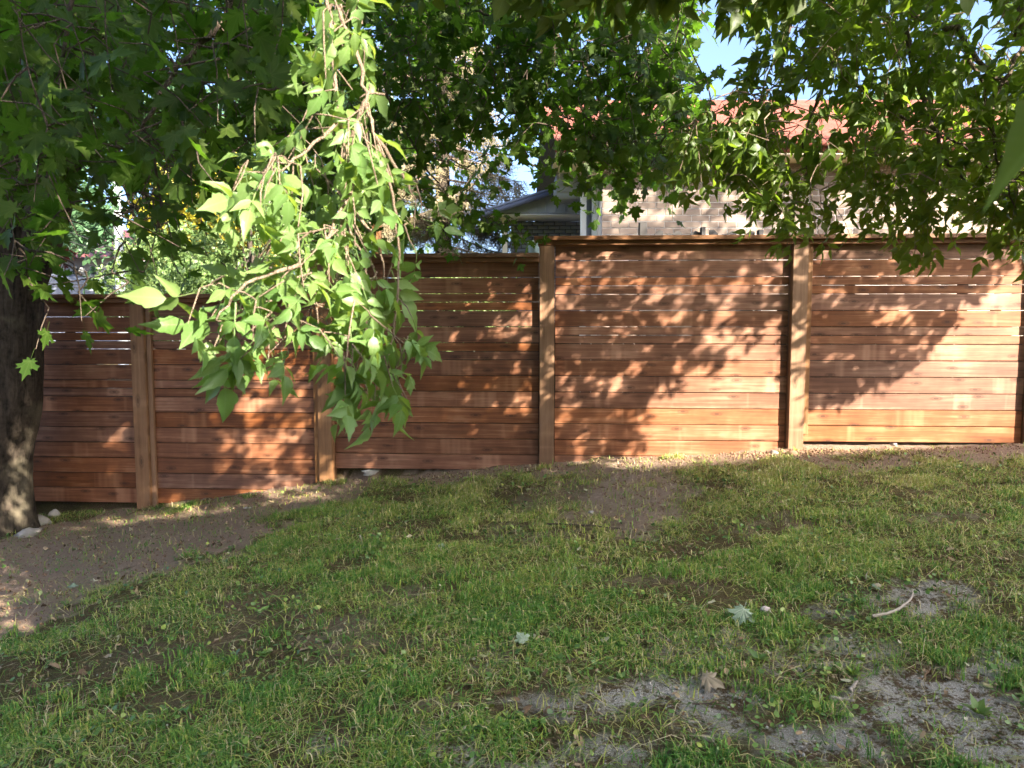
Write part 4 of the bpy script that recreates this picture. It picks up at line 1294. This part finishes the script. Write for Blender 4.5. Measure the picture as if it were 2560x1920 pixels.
# lean-to with a gable of vertical boards, grey brick behind
CY = 14.75
g = [at(1222, 531, CY), at(1460, 531, CY), at(1460, 484, CY), at(1392, 484, CY), at(1390, 478, CY), at(1222, 526, CY)]
porch = MB()
poly = [at(1225, 532, CY), at(1460, 532, CY), at(1460, 470, CY), at(1395, 470, CY), at(1225, 521, CY)]
V = [p_ for p_ in poly] + [p_ + np.array([0, .04, 0]) for p_ in poly]
mbp = bmesh.new()
vs_ = [mbp.verts.new(Vector(p_)) for p_ in V]
mbp.faces.new(vs_[:5]); mbp.faces.new(vs_[5:][::-1])
for k in range(5): mbp.faces.new([vs_[k], vs_[k + 5], vs_[(k + 1) % 5 + 5], vs_[(k + 1) % 5]])
bmesh.ops.recalc_face_normals(mbp, faces=mbp.faces[:])
me = bpy.data.meshes.new('porch_gable'); mbp.to_mesh(me); mbp.free()
gab = link('porch_gable', me, M['siding'], house)
px_ = 1248
while px_ < 1458:
    top = np.interp(px_, [1225, 1395, 1460], [521, 470, 470]) + 4
    a, b = at(px_, top, CY), at(px_, 530, CY)
    link('batten', bevel_box('batten', .028, .02, a[2] - b[2], .003), M['siding'], gab, (a[0], CY - .011, (a[2] + b[2]) / 2))
    px_ += 23.5
pa, pb = at(1196, 527, CY - .25), at(1400, 462, CY - .25)
def slab(name, a, b, y0, y1, th, mat, par):
    V = [(a[0], y0, a[2]), (b[0], y0, b[2]), (b[0], y1, b[2]), (a[0], y1, a[2]), (a[0], y0, a[2] - th), (b[0], y0, b[2] - th), (b[0], y1, b[2] - th), (a[0], y1, a[2] - th)]
    m_ = MB(); m_.add(V, [(0, 1, 2, 3), (7, 6, 5, 4), (4, 5, 1, 0), (5, 6, 2, 1), (6, 7, 3, 2), (7, 4, 0, 3)])
    return link(name, m_.mesh(name), mat, par)
slab('porch_roof', pa, pb, CY - .25, CY + 3.2, .05, M['roofgrey'], house)
slab('porch_fascia', pa - [0, 0, .055], pb - [0, 0, .055], CY - .26, CY - .235, .09, M['fascia'], house)
s0, s1 = at(1222, 534, CY), at(1460, 534, CY)
mb = MB(); mb.box(s0[0], s1[0], CY + .0, CY + .88, s0[2] - .03, s0[2])
link('porch_soffit', mb.mesh('porch_soffit'), M['white'], house)
wy = 15.65
w0, w1 = at(1277, 545, wy), at(1475, 545, wy)
mb = MB(); mb.box(w0[0], w1[0], wy + .012, wy + .2, z_base, s0[2] - .032)
bw = link('back_wall', mb.mesh('back_wall'), M['dark'], house)
zrow = s0[2] - .04; row = 0; mbb = MB()
while zrow > 1.6:
    x = w0[0] - (.11 if row % 2 else 0)
    while x < w1[0]:
        a0, a1 = max(x, w0[0]), min(x + .210, w1[0])
        if a1 - a0 > .03: mbb.box(a0, a1, wy, wy + .03, zrow - .066, zrow, rng.random())
        x += .22
    zrow -= .076; row += 1
tag(link('brickwork', mbb.mesh('brickwork'), M['greywall'], bw), kind='stuff')
pp = at(1264, 560, CY)
link('porch_post', bevel_box('porch_post', .10, .10, s0[2] - .034 - z_base, .006), M['cream'], house, (at(1262, 560, CY + .3)[0], CY + .3, (s0[2] - .034 + z_base) / 2))

# tree added out of view beyond the fence, to throw leaf shade on the brick
t4 = np.array([8.9, 8.9, 0.0]); t4[2] = float(ground_z(t4[0], t4[1]))
gtree = thing('garden_tree', 'unseen leafy tree added beyond the right end of the fence to shade the brick', 'tree', t4)
gt = Tree()
tr_g = curve_pts([t4 + [0, 0, -.1], t4 + [.05, 0, 2.0], t4 + [-.1, -.1, 4.2], t4 + [-.3, -.2, 6.0]], 18)
link('trunk', trunk_mesh('trunk', tr_g, np.linspace(.2, .09, 18), 14, .3, .04, 8), M['bark'], gtree)
for dx, dy, dz in ((-2.2, -1.0, 1.4), (-1.5, .6, 1.9), (.8, -1.2, 1.7), (1.2, .9, 1.2)):
    gt.limb([tr_g[11], tr_g[14] + [dx * .4, dy * .4, dz * .4], tr_g[14] + [dx, dy, dz]], .05, .015, 10)
k_ = 0
while k_ < 430:
    wx, wz = rng.uniform(.0, 9.5), rng.uniform(1.9, 4.6)
    dn = .95 if wx < 3.4 else .35 if wx < 5.0 else .12
    if wz > 3.6: dn = max(dn * .6, .2)
    if rng.random() > dn: continue
    P = np.array([wx, HY, wz]) + SUN * rng.uniform(7.0, 9.0)
    if not clear_of_view(P, 40): continue
    gt.attach(P, 1.5, .003); gt.elder_spray(P, 5, (.12, .18), (0, 0, -.7), .25, .6); k_ += 1
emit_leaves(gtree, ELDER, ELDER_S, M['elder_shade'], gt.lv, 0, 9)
emit_wood(gt, gtree, M['branch'])

# ------------------------------------------------------------------ things just behind the fence
oy = 8.4
def oldpt(px, py): return at(px, py, oy)
of = thing('old_fence', 'dark weathered fence with a scalloped top just behind the new one', 'fence', (1.0, oy, .3))
for px, w, top in ((1607, 19, 556), (1757, 11, 568), (1900, 12, 575)):
    a = oldpt(px, top); h = a[2] - .2
    link('post', bevel_box('post', w / F * oy, .08, h, .006), M['old_wood'], of, (a[0], oy, .2 + h / 2))
for px in range(1625, 1900, 23):
    tp_ = np.interp((px - 1645) % 46, [0, 12, 24, 36, 46], [576, 578, 590, 578, 576]) + rng.normal(0, 2)
    a = oldpt(px, tp_); h = a[2] - .3; w = 22 / F * oy
    m_ = MB(); sk = rng.uniform(-.02, .02)
    V = [(a[0] - w / 2, oy + .03, .3), (a[0] + w / 2, oy + .03, .3), (a[0] + w / 2, oy + .03, a[2] - .012 + sk), (a[0], oy + .03, a[2] + .01), (a[0] - w / 2, oy + .03, a[2] - .012 - sk)]
    V2 = [(x_, y_ + .018, z_) for x_, y_, z_ in V]
    b_ = bmesh.new(); vv = [b_.verts.new(v_) for v_ in V + V2]
    b_.faces.new(vv[:5]); b_.faces.new(vv[5:][::-1])
    for k in range(5): b_.faces.new([vv[k], vv[k + 5], vv[(k + 1) % 5 + 5], vv[(k + 1) % 5]])
    bmesh.ops.recalc_face_normals(b_, faces=b_.faces[:])
    me = bpy.data.meshes.new('slat'); b_.to_mesh(me); b_.free()
    link('slat', me, M['old_wood'], of)
xs_ = -6.2  # further slats added close behind the boards, to darken the gaps between them
sl_cache = {}
while xs_ < 6.9:
    k_ = 0 if xs_ < posts[2] else 2 if xs_ < posts[3] else 3
    zt_ = round((gap1[k_] - .50 + float(np.clip((fbm(xs_, 3.3, 77, 2, 2.6) - .5) * 1.5, -.22, .34))) / .05) * .05
    y_ = fence_y(xs_) + .30
    zb2 = float(ground_z(xs_, FY)) - .05
    hh = round(zt_ - zb2, 2)
    if hh not in sl_cache: sl_cache[hh] = bevel_box('slat', .098, .018, hh, .003)
    link('slat', sl_cache[hh], M['old_wood'], of, (xs_, y_ + rng.normal(0, .003), zb2 + hh / 2))
    xs_ += .1015
# pale blue bucket
pc = at(1342, 628, 8.0)
bm = bmesh.new()
bmesh.ops.create_cone(bm, cap_ends=True, segments=24, radius1=.075, radius2=.095, depth=.20)
bmesh.ops.bevel(bm, geom=[e for e in bm.edges if len(e.link_faces) == 2 and e.calc_face_angle(0) > 1], offset=.006, segments=2, affect='EDGES')
me = bpy.data.meshes.new('bucket'); bm.to_mesh(me); bm.free()
bk = thing('bucket', 'pale blue bucket on a post behind the fence by the tall post', 'bucket', (pc[0], 8.0, pc[2] - .10))
link('body', me, M['pot'], bk, (pc[0], 8.0, pc[2]))
bm = bmesh.new(); bmesh.ops.create_cone(bm, cap_ends=False, segments=24, radius1=.099, radius2=.099, depth=.016)
me = bpy.data.meshes.new('rim'); bm.to_mesh(me); bm.free()
link('rim', me, M['pot'], bk, (pc[0], 8.0, pc[2] + .095))
hgt = pc[2] - .104 - .2
tag(link('stand', bevel_box('stand', .09, .09, hgt, .005), M['old_wood'], None, (pc[0], 8.0, .2 + hgt / 2)), 'short weathered wooden post carrying the pale blue bucket', 'post')
pz = at(942, 590, 9.2)
tag(link('timber_post', bevel_box('timber_post', .10, .10, pz[2] + .3, .008), M['post'], None, (pz[0], 9.2, (pz[2] + .3) / 2)), 'square timber post standing behind the middle fence section', 'post')

# ------------------------------------------------------------------ far trees, house, pole
def leafball(name, label, cat, base, h, rx, rz, n, size, mat, trunk_r=.1, seed=0, shape=1.0, dens_pow=.5, group=None):
    rg = np.random.default_rng(seed)
    t = thing(name, label, cat, base, group)
    base = np.array(base, float)
    mb_ = MB()
    top = base + [0, 0, h]
    mb_.tube(curve_pts([base - [0, 0, .1], base + [rx * .04, 0, h * .35], base + [-rx * .03, 0, h * .7], top - [0, 0, rz * .4]], 14), np.linspace(trunk_r, trunk_r * .3, 14), 8)
    link('trunk', mb_.mesh('trunk', True), M['bark'], t)
    bb = MB()
    # crown of clumps
    ncl = 46
    dirs = rg.normal(0, 1, (ncl, 3)); dirs /= np.linalg.norm(dirs, axis=1)[:, None]
    rad = rg.uniform(.35, 1, ncl) ** dens_pow
    cc = base + [0, 0, h - rz] + dirs * rad[:, None] * [rx, rx, rz]
    cr = rg.uniform(.22, .38, ncl) * rx
    for c_ in cc[::2]:
        st_ = base + [0, 0, h * rg.uniform(.35, .7)]
        bb.tube([st_, (st_ + c_) / 2 + [0, 0, -.1], c_], [trunk_r * .35, trunk_r * .22, trunk_r * .08], 5)
    tag(link('branches', bb.mesh('branches', True), M['bark'], t), kind='stuff')
    k = rg.integers(0, ncl, n)
    d = rg.normal(0, 1, (n, 3)); d /= np.linalg.norm(d, axis=1)[:, None]
    P = cc[k] + d * (cr[k] * rg.uniform(.2, 1, n) ** .5)[:, None] * [1, 1, .8]
    T = rg.normal(0, .7, (n, 3)) + [0, 0, -.5]; Nn = rg.normal(0, .6, (n, 3)) + d * .6 + [0, 0, .4]
    me = merged_leaves('crown', ELDER_S, P, T, Nn, size * rg.uniform(.7, 1.3, n), seed)
    tag(link('crown', me, mat, t), kind='stuff')
    return t
def gp(px, Y): 
    x = (px - 1280) / F * Y
    return (x, Y, float(ground_z(x, Y)))
leafball('yellow_tree', 'small tree with bright yellow leaves behind the left fence section', 'tree', gp(560, 17), 5.1, 1.5, 1.5, 2600, .16, M['yellow'], .09, 11)
leafball('hedge_tree', 'bushy light green tree rising just over the left fence section', 'tree', gp(640, 14), 3.9, 1.9, 1.6, 5200, .12, M['hedge'], .09, 12)
leafball('hedge_tree', 'light green shrub behind the left fence, beside the utility pole', 'tree', gp(470, 15), 3.1, 1.5, 1.2, 3600, .12, M['hedge'], .07, 13)
leafball('far_tree', 'tall blue green tree far behind the left fence, topmost in the gap', 'tree', gp(380, 26), 9.5, 3.6, 3.6, 5200, .26, M['blueleaf'], .2, 14)
leafball('far_tree', 'dark green tree behind the fence between yellow tree and spruce', 'tree', gp(760, 22), 9.0, 3.2, 3.8, 5200, .26, M['blueleaf'], .2, 15)
leafball('red_tree', 'small red leaved tree beside the pale house far left', 'tree', gp(140, 28), 5.4, .9, 1.0, 900, .2, M['redleaf'], .1, 16)
leafball('garden_tree', 'bright green tree showing over the red roof ridge', 'tree', gp(2200, 24), 8.4, 2.4, 2.2, 3600, .24, M['hedge'], .2, 17)
leafball('garden_tree', 'green tree behind the right end of the brick house', 'tree', gp(2620, 20), 7.6, 2.6, 2.6, 4200, .24, M['blueleaf'], .2, 18)
leafball('shrub', 'low green shrub behind the middle fence section under the spruce', 'shrub', gp(1130, 13.4), 2.5, 1.3, .9, 2600, .10, M['hedge'], .05, 19)

# spruce with dry drooping boughs
sb = np.array(gp(1110, 16.5)); sh = 10.5
sp = thing('spruce_tree', 'tall spruce with dry tan drooping boughs behind the middle of the fence', 'tree', sb)
mb = MB(); mb.tube([sb, sb + [0, 0, sh * .5], sb + [0, 0, sh]], [.22, .14, .02], 10)
link('trunk', mb.mesh('trunk', True), M['bark'], sp)
bb = MB(); P_, T_, N_, S_ = [], [], [], []
for k in range(150):
    z = rng.uniform(.9, sh - .3); Lb = (1 - z / sh) ** .75 * 3.2 * rng.uniform(.7, 1.1)
    a = rng.uniform(0, 2 * np.pi); d = np.array([math.cos(a), math.sin(a), 0])
    ss = np.linspace(0, 1, 8)
    pts = sb + [0, 0, z] + np.outer(ss * Lb, d) + np.outer(-.30 * ss ** 1.2 * Lb + .12 * ss ** 3 * Lb, [0, 0, 1])
    bb.tube(pts, np.linspace(.028, .008, 8), 5)
    nn = int(46 * Lb)
    s_ = rng.uniform(.15, 1, nn)
    q = sb + [0, 0, z] + np.outer(s_ * Lb, d) + np.outer(-.30 * s_ ** 1.2 * Lb + .12 * s_ ** 3 * Lb, [0, 0, 1])
    side = np.array([-d[1], d[0], 0])
    P_.append(q + rng.normal(0, .03, (nn, 3)))
    T_.append(np.outer(rng.choice([-1, 1], nn) * .6, side) + d * .35 + np.array([0, 0, -.75]) + rng.normal(0, .3, (nn, 3)))
    N_.append(rng.normal(0, .5, (nn, 3)) + [0, -.3, .6]); S_.append(rng.uniform(.25, .5, nn))
needle = []
for sd in range(4):
    rg = np.random.default_rng(sd); V = []; T = []; lc = []
    for k in range(9):
        y = .1 + .1 * k; sg = 1 if k % 2 else -1
        l_ = rg.uniform(.16, .3)
        b = len(V)
        V += [(0, y, 0), (0, y + .05, 0), (sg * l_, y + l_ * .8, rg.normal(0, .08))]; T.append((b, b + 1, b + 2)); lc += [(0, y, 0)] * 3
    b = len(V); V += [(-.025, 0, 0), (.025, 0, 0), (0, 1.05, -.1)]; T.append((b, b + 1, b + 2)); lc += [(0, .5, 0)] * 3
    needle.append(tri_mesh_dict(V, T, lc))
tag(link('branches', bb.mesh('branches', True), M['twig'], sp), kind='stuff')
me = merged_leaves('needles', needle, np.concatenate(P_), np.concatenate(T_), np.concatenate(N_), np.concatenate(S_), 5)
tag(link('needles', me, M['needle'], sp), kind='stuff')

# pale house far left
fy = 30.0
c0 = gp(150, fy)
fh = thing('pale_house', 'pale house with grey roof glimpsed far left over the fence', 'house', c0)
wa, wb = at(60, 700, fy), at(300, 640, fy)
mb = MB(); mb.box(wa[0] - 4, at(290, 690, fy)[0], fy, fy + 7, 0, at(200, 640, fy)[2])
fwall = link('wall', mb.mesh('wall'), M['white'], fh)
ra, rb = at(110, 682, fy - 3.0), at(300, 726, fy - 3.0)
mb = MB(); mb.add([(ra[0] - 3, fy - 3, ra[2] + .6), (ra[0], fy - 3, ra[2]), (rb[0], fy - 3, rb[2]), (rb[0], fy - .02, rb[2]), (ra[0], fy - .02, ra[2]), (ra[0] - 3, fy - .02, ra[2] + .6)], [(0, 1, 4, 5), (1, 2, 3, 4)])
V = mb.V[0]; mb.add(np.vstack([V[:3], V[:3] * [1, 1, 0]]), [(0, 1, 4, 3), (1, 2, 5, 4)])
link('porch_roof', mb.mesh('porch_roof'), M['roofgrey'], fh)
rr = at(200, 600, fy + 3.5)
xa, xb = wa[0] - 4.5, at(300, 690, fy)[0]
zt_ = at(200, 640, fy)[2]
mb = MB(); mb.add([(xa, fy - .5, zt_ - .1), (xb, fy - .5, zt_ - .1), (xb, fy + 3.5, zt_ + 1.4), (xa, fy + 3.5, zt_ + 1.4), (xb, fy + 7.5, zt_ - .1), (xa, fy + 7.5, zt_ - .1)], [(0, 1, 2, 3), (3, 2, 4, 5)])
link('roof', mb.mesh('roof'), M['redtrim'], fh)
for px in (190, 236):
    w = MB(); a, b = at(px - 9, 690, fy), at(px + 9, 664, fy)
    w.box(a[0], b[0], fy - .04, fy - .003, a[2], b[2])
    fr = link('window', w.mesh('window'), M['white'], fh)
    w = MB(); w.box(a[0] + .05, b[0] - .05, fy - .05, fy - .042, a[2] + .05, b[2] - .05)
    link('pane', w.mesh('pane'), M['dark'], fr)
# utility pole with wires
pb_ = np.array(gp(308, 24)); ptop = 9.0
pole = thing('utility_pole', 'blue grey utility pole behind the left fence section', 'pole', pb_)
mb = MB(); mb.tube([pb_, pb_ + [0, 0, ptop]], [.16, .11], 14); link('shaft', mb.mesh('shaft', True), M['metal'], pole)
mb = MB(); mb.box(pb_[0] - 1, pb_[0] + 1, pb_[1] - .2, pb_[1] - .12, ptop - .7, ptop - .58); link('crossarm', mb.mesh('crossarm'), M['old_wood'], pole)
for k, (pa_, pb2) in enumerate((((100, 708), (760, 722)), ((100, 716), (760, 728)), ((120, 560), (420, 660)), ((130, 590), (330, 640)))):
    a, b = at(pa_[0], pa_[1], 20), at(pb2[0], pb2[1], 20)
    mb = MB(); mb.tube([a, a * .5 + b * .5 - [0, 0, .06], b], [.012] * 3, 5)
    lab = ['upper of two black wires along the fence top at left', 'lower of two black wires along the fence top at left', 'thin wire slanting down through the far left treetops', 'shorter thin wire slanting to the utility pole'][k]
    tag(link('wire', mb.mesh('wire'), M['wire']), lab, 'wire', 'overhead wires behind the left fence')

# ------------------------------------------------------------------ small things on the ground
def fallen(px, py, size, mat, label, yaw, proto, curl=.5, lift=.012, tilt=18):
    p_ = ground_pt(px, py)
    pr = MAPLE[proto]
    v = pr['v'].copy()
    v[:, 2] = -.55 * curl * (v[:, 0] ** 2 + .6 * (v[:, 1] - .4) ** 2) + .10 * curl * np.sin(9 * v[:, 0] + 3 * v[:, 1]) + .3 * curl
    me = mesh_np('fallen_leaf', v * size, pr['t'], {'leafco': pr['c']}, True)
    me.materials.append(mat)
    o = link('fallen_leaf', me, None, None, p_ + [0, 0, lift])
    o.rotation_euler = (Matrix.Rotation(R(tilt), 3, 'X') @ Matrix.Rotation(yaw, 3, 'Z')).to_euler()
    return tag(o, label, 'leaf', 'large leaves fallen on the lawn')
fallen(1857, 1550, .090, M['palefall'], 'large pale green upturned maple leaf beside the small pinkish stone', R(150), 1, .9, .045, 40)
fallen(1310, 1618, .055, M['palefall'], 'pale grey green fallen leaf alone on dark grass left of the sandy patch', R(30), 3, .8, .025, 28)
fallen(1760, 1718, .072, M['dryfall'], 'curled cream dry maple leaf at the edge of the sandy patch', R(-120), 5, 1.2, .03, 30)
fallen(2185, 1478, .035, M['palefall'], 'small pale leaf on the grass just above the curved stick', R(-70), 2, .8, .02)
fallen(2200, 1445 + 30, .03, M['dryfall'], 'tiny dry leaf touching the pale leaf above the curved stick', R(60), 4, .8, .02)
fallen(1110, 1375, .045, M['palefall'], 'greyish fallen leaf on the middle of the lawn below the bare patch', R(80), 6, .9, .02)
fallen(180, 1475, .045, M['palefall'], 'bluish pale leaf lying on the bare soil at far left', R(10), 7, .5, .015)

def stone(name, px, py, s, mat, label, seed, cat='stone', group=None, lift=.3):
    p_ = ground_pt(px, py)
    o = link(name, lump(name, s, seed), mat, None, p_ + [0, 0, s[2] * lift])
    o.rotation_euler = (0, 0, seed)
    return tag(o, label, cat, group)
stone('stone', 1914, 1535, (.026, .022, .024), simple('pinkish_stone', (.52, .42, .40), .85), 'small rounded pinkish stone right of the large pale leaf', 1, lift=.7)
stone('stone', 135, 1292, (.045, .04, .05), M['stone2'], 'white angular stone between the maple trunk and the fence', 2, lift=.5)
stone('stone', 98, 1310, (.11, .08, .06), M['stone'], 'larger dusty stone against the maple trunk foot', 3)
stone('stone', 70, 1338, (.10, .07, .05), M['stone'], 'low dusty stone in front of the maple trunk root', 7)
stone('stone', 930, 1183, (.12, .05, .03), M['stone2'], 'long pale stone tucked under the third fence section', 4, lift=.5)
stone('stone', 1935, 1136, (.045, .035, .03), M['stone'], 'grey stone in the soil left of the right middle post', 5)
stone('stone', 1980, 1137, (.05, .04, .03), M['clod'], 'brown clod at the foot of the right middle post', 6, 'clod')
stone('stone', 2233, 1111, (.04, .03, .025), M['stone'], 'grey stone against the bottom board of the last fence section', 8)
stone('stone', 1478, 1285, (.02, .017, .015), M['stone'], 'tiny grey stone on the bare patch in the lawn', 9, lift=.6)
stone('stone', 620, 1270, (.035, .02, .008), M['stone2'], 'flat pale stone on the sunlit soil before the second fence section', 10)

def stick(px_list, r, mat, label, lift=.012, cat='stick'):
    pts = np.array([ground_pt(x_, y_) + [0, 0, lift + r] for x_, y_ in px_list])
    p_ = curve_pts(pts, 18); c_ = p_[0].copy()
    mb_ = MB(); mb_.tube(p_ - c_ + np.vstack([[0, 0, 0], rng.normal(0, r * .2, (17, 3))]), np.linspace(r, r * .55, 18), 8)
    return tag(link('stick', mb_.mesh('stick', True), mat, None, c_), label, cat)
stick([(2180, 1555), (2230, 1545), (2262, 1525), (2278, 1508), (2282, 1488)], .008, M['stick'], 'curved bleached stick lying on the right of the lawn', .02)
stick([(1365, 1316), (1430, 1318), (1490, 1322), (1555, 1330)], .007, M['darkstick'], 'long dark stick along the lower edge of the bare patch')
stick([(2165, 1455), (2168, 1438), (2190, 1420)], .004, M['stick'], 'thin bent twig in the grass above the curved stick')
stick([(2075, 1755), (2135, 1765)], .008, M['stick'], 'short pale twig on the sand near the lower right corner')
stick([(2125, 1740), (2142, 1715)], .008, M['stick'], 'stubby pale wood chip standing beside the short pale twig')
stick([(1730, 1770), (1770, 1768), (1790, 1758)], .004, M['darkstick'], 'dark twig on the sandy patch below the dry cream leaf')
stick([(900, 1345), (905, 1365), (895, 1385)], .006, M['stick'], 'short grey twig on the grass left of the lawn middle')
stick([(745, 1308), (780, 1312)], .005, M['darkstick'], 'short dark twig at the grass edge on the left')

# broad-leaved weeds
def weed(px, py, n_, size, label):
    p_ = ground_pt(px, py)
    t_ = thing('weed_plant', label, 'weed', p_, 'broad leaved weeds in the lawn')
    pr = [leaflet(np.random.default_rng(int(px) + k)) for k in range(3)]
    ms = []
    for v_, f_, c_ in pr:
        m_ = mesh_np('leaf', v_ * [1.25, 1, 1], np.array(f_), {'leafco': np.array(c_)}, True); m_.materials.append(M['elder']); ms.append(m_)
    for k in range(n_):
        a_ = 2 * math.pi * k / n_ + rng.normal(0, .3); el = rng.uniform(.35, 1.1)
        d_ = np.array([[math.cos(a_) * math.cos(el), math.sin(a_) * math.cos(el), math.sin(el)]])
        Rm = frames(d_, np.array([[0, 0, 1.0]]) + d_ * .01)[0]
        m = np.eye(4); m[:3, :3] = Rm * size * rng.uniform(.7, 1.2); m[:3, 3] = (0, 0, .004)
        o = bpy.data.objects.new('leaf', ms[k % 3]); COL.objects.link(o); o.parent = t_; o.matrix_basis = Matrix(m.tolist())
weed(1895, 1655, 9, .062, 'upright yellow green weed below the large pale leaf')
weed(2445, 1785, 10, .055, 'spreading bright green weed at the right edge of the sandy ground')
weed(1395, 1660, 8, .045, 'small leafy weed right of the lone grey green fallen leaf')
weed(1555, 1700, 7, .04, 'low weed between the lone fallen leaf and the cream dry leaf')
weed(2130, 1690, 8, .045, 'round leafed weed above the short pale twig')
weed(660, 1640, 8, .042, 'low weed in the thin grass on the left of the lawn')
weed(985, 1700, 8, .04, 'leafy weed alone in the lower middle of the lawn')
weed(2420, 1560, 9, .045, 'leafy weed right of the curved bleached stick')

# red plastic scrap in the hollow beneath the first fence section
p_ = fence_pt(302, 1268, .15)
me = lump('plastic_scrap', (.03, .02, .045), 14)
tag(link('plastic_scrap', me, M['red_plastic'], None, p_), 'red plastic scrap in the dark hollow under the first fence section', 'scrap')

# ------------------------------------------------------------------ added unseen block behind the camera, shaped to shade the lawn
d_e = np.array([.992, .124, 0]); d_e /= np.linalg.norm(d_e); d_n = np.array([d_e[1], -d_e[0], 0])
P1 = np.array([4.5, 6.78, float(ground_z(4.5, 6.78)) + .05]); 
P2 = np.array([-3.3, 6.6, float(ground_z(-3.3, 6.6)) + .02])
# horizontal eave line through both shadow rays
T1 = 17.0
Q1 = P1 + SUN * T1
T2 = (Q1[2] - P2[2]) / SUN[2]
Q2 = P2 + SUN * T2
d_e = (Q1 - Q2); d_e[2] = 0; d_e /= np.linalg.norm(d_e); d_n = np.array([SUN[0], SUN[1], 0]); d_n /= np.linalg.norm(d_n)
zE = Q1[2]
Q2 = Q2 + d_e * ((1.20 - float(ab(Q2)[0][0])) / float(d_e @ EA))
blocker = thing('shade_blocker', 'unseen house shaped block added to shade the near lawn', 'house', (Q2[0], Q2[1], 0))
def prism(name, o, L, D, z0, z1, mat, inset=0.0):
    a = o + d_e * inset; V = []
    for z in (z0, z1):
        for (u, w) in ((0, 0), (L, 0), (L, D), (0, D)):
            p__ = a + d_e * u + d_n * w; V.append((p__[0], p__[1], z))
    m_ = MB(); m_.add(V, [(0, 3, 2, 1), (4, 5, 6, 7), (0, 1, 5, 4), (1, 2, 6, 5), (2, 3, 7, 6), (3, 0, 4, 7)])
    return link(name, m_.mesh(name), mat, blocker)
o0 = Q2 + d_n * .45
prism('wall', o0 + d_e * .3, 13, 8, -.5, zE - .06, M['cream'])
def roof_(name, o, L, D, z, rise, mat):
    V = []
    for (u, w, h) in ((0, 0, 0), (L, 0, 0), (L, D, 0), (0, D, 0), (0, D / 2, rise), (L, D / 2, rise)):
        p__ = o + d_e * u + d_n * w; V.append((p__[0], p__[1], z + h))
    m_ = MB(); m_.add(V, [(0, 1, 5, 4), (2, 3, 4, 5), (0, 3, 2, 1)], [(0, 4, 3), (1, 2, 5)])
    return link(name, m_.mesh(name), mat, blocker)
roof_('roof', Q2, 14, 9, zE, 1.5, M['roofgrey'])
# lower part of the added block, to shade the left ground
A = CC + EA * 1.0 + EB * .60
g0 = A + SUN * ((CAMZ + 2.4 - A[2]) / SUN[2])
aQ2 = float(ab(Q2)[0][0]); 
ga = float(ab(g0)[0][0]); da = float(d_e @ EA)
g1 = g0 + d_e * ((aQ2 + .15 - ga) / da)
gs_ = g1 - d_e * 9.0
prism('blocker_low_wall', gs_ + d_n * .3 + d_e * .2, 8.7, 5, -.5, g0[2] - .05, M['cream'])
roof_('blocker_low_roof', gs_, 9.0, 5.6, g0[2], .9, M['roofgrey'])
A3 = CC + EA * 1.06 + EB * .90
c0_ = A3 + SUN * (float((g0 - CC) @ SUN) + .5 - float((A3 - CC) @ SUN))
prism('blocker_step', c0_, (aQ2 + .12 - 1.06) / da, 2.5, g0[2] - .6, c0_[2], M['cream'])  # added step that lifts the shade edge on bough tip and left ground
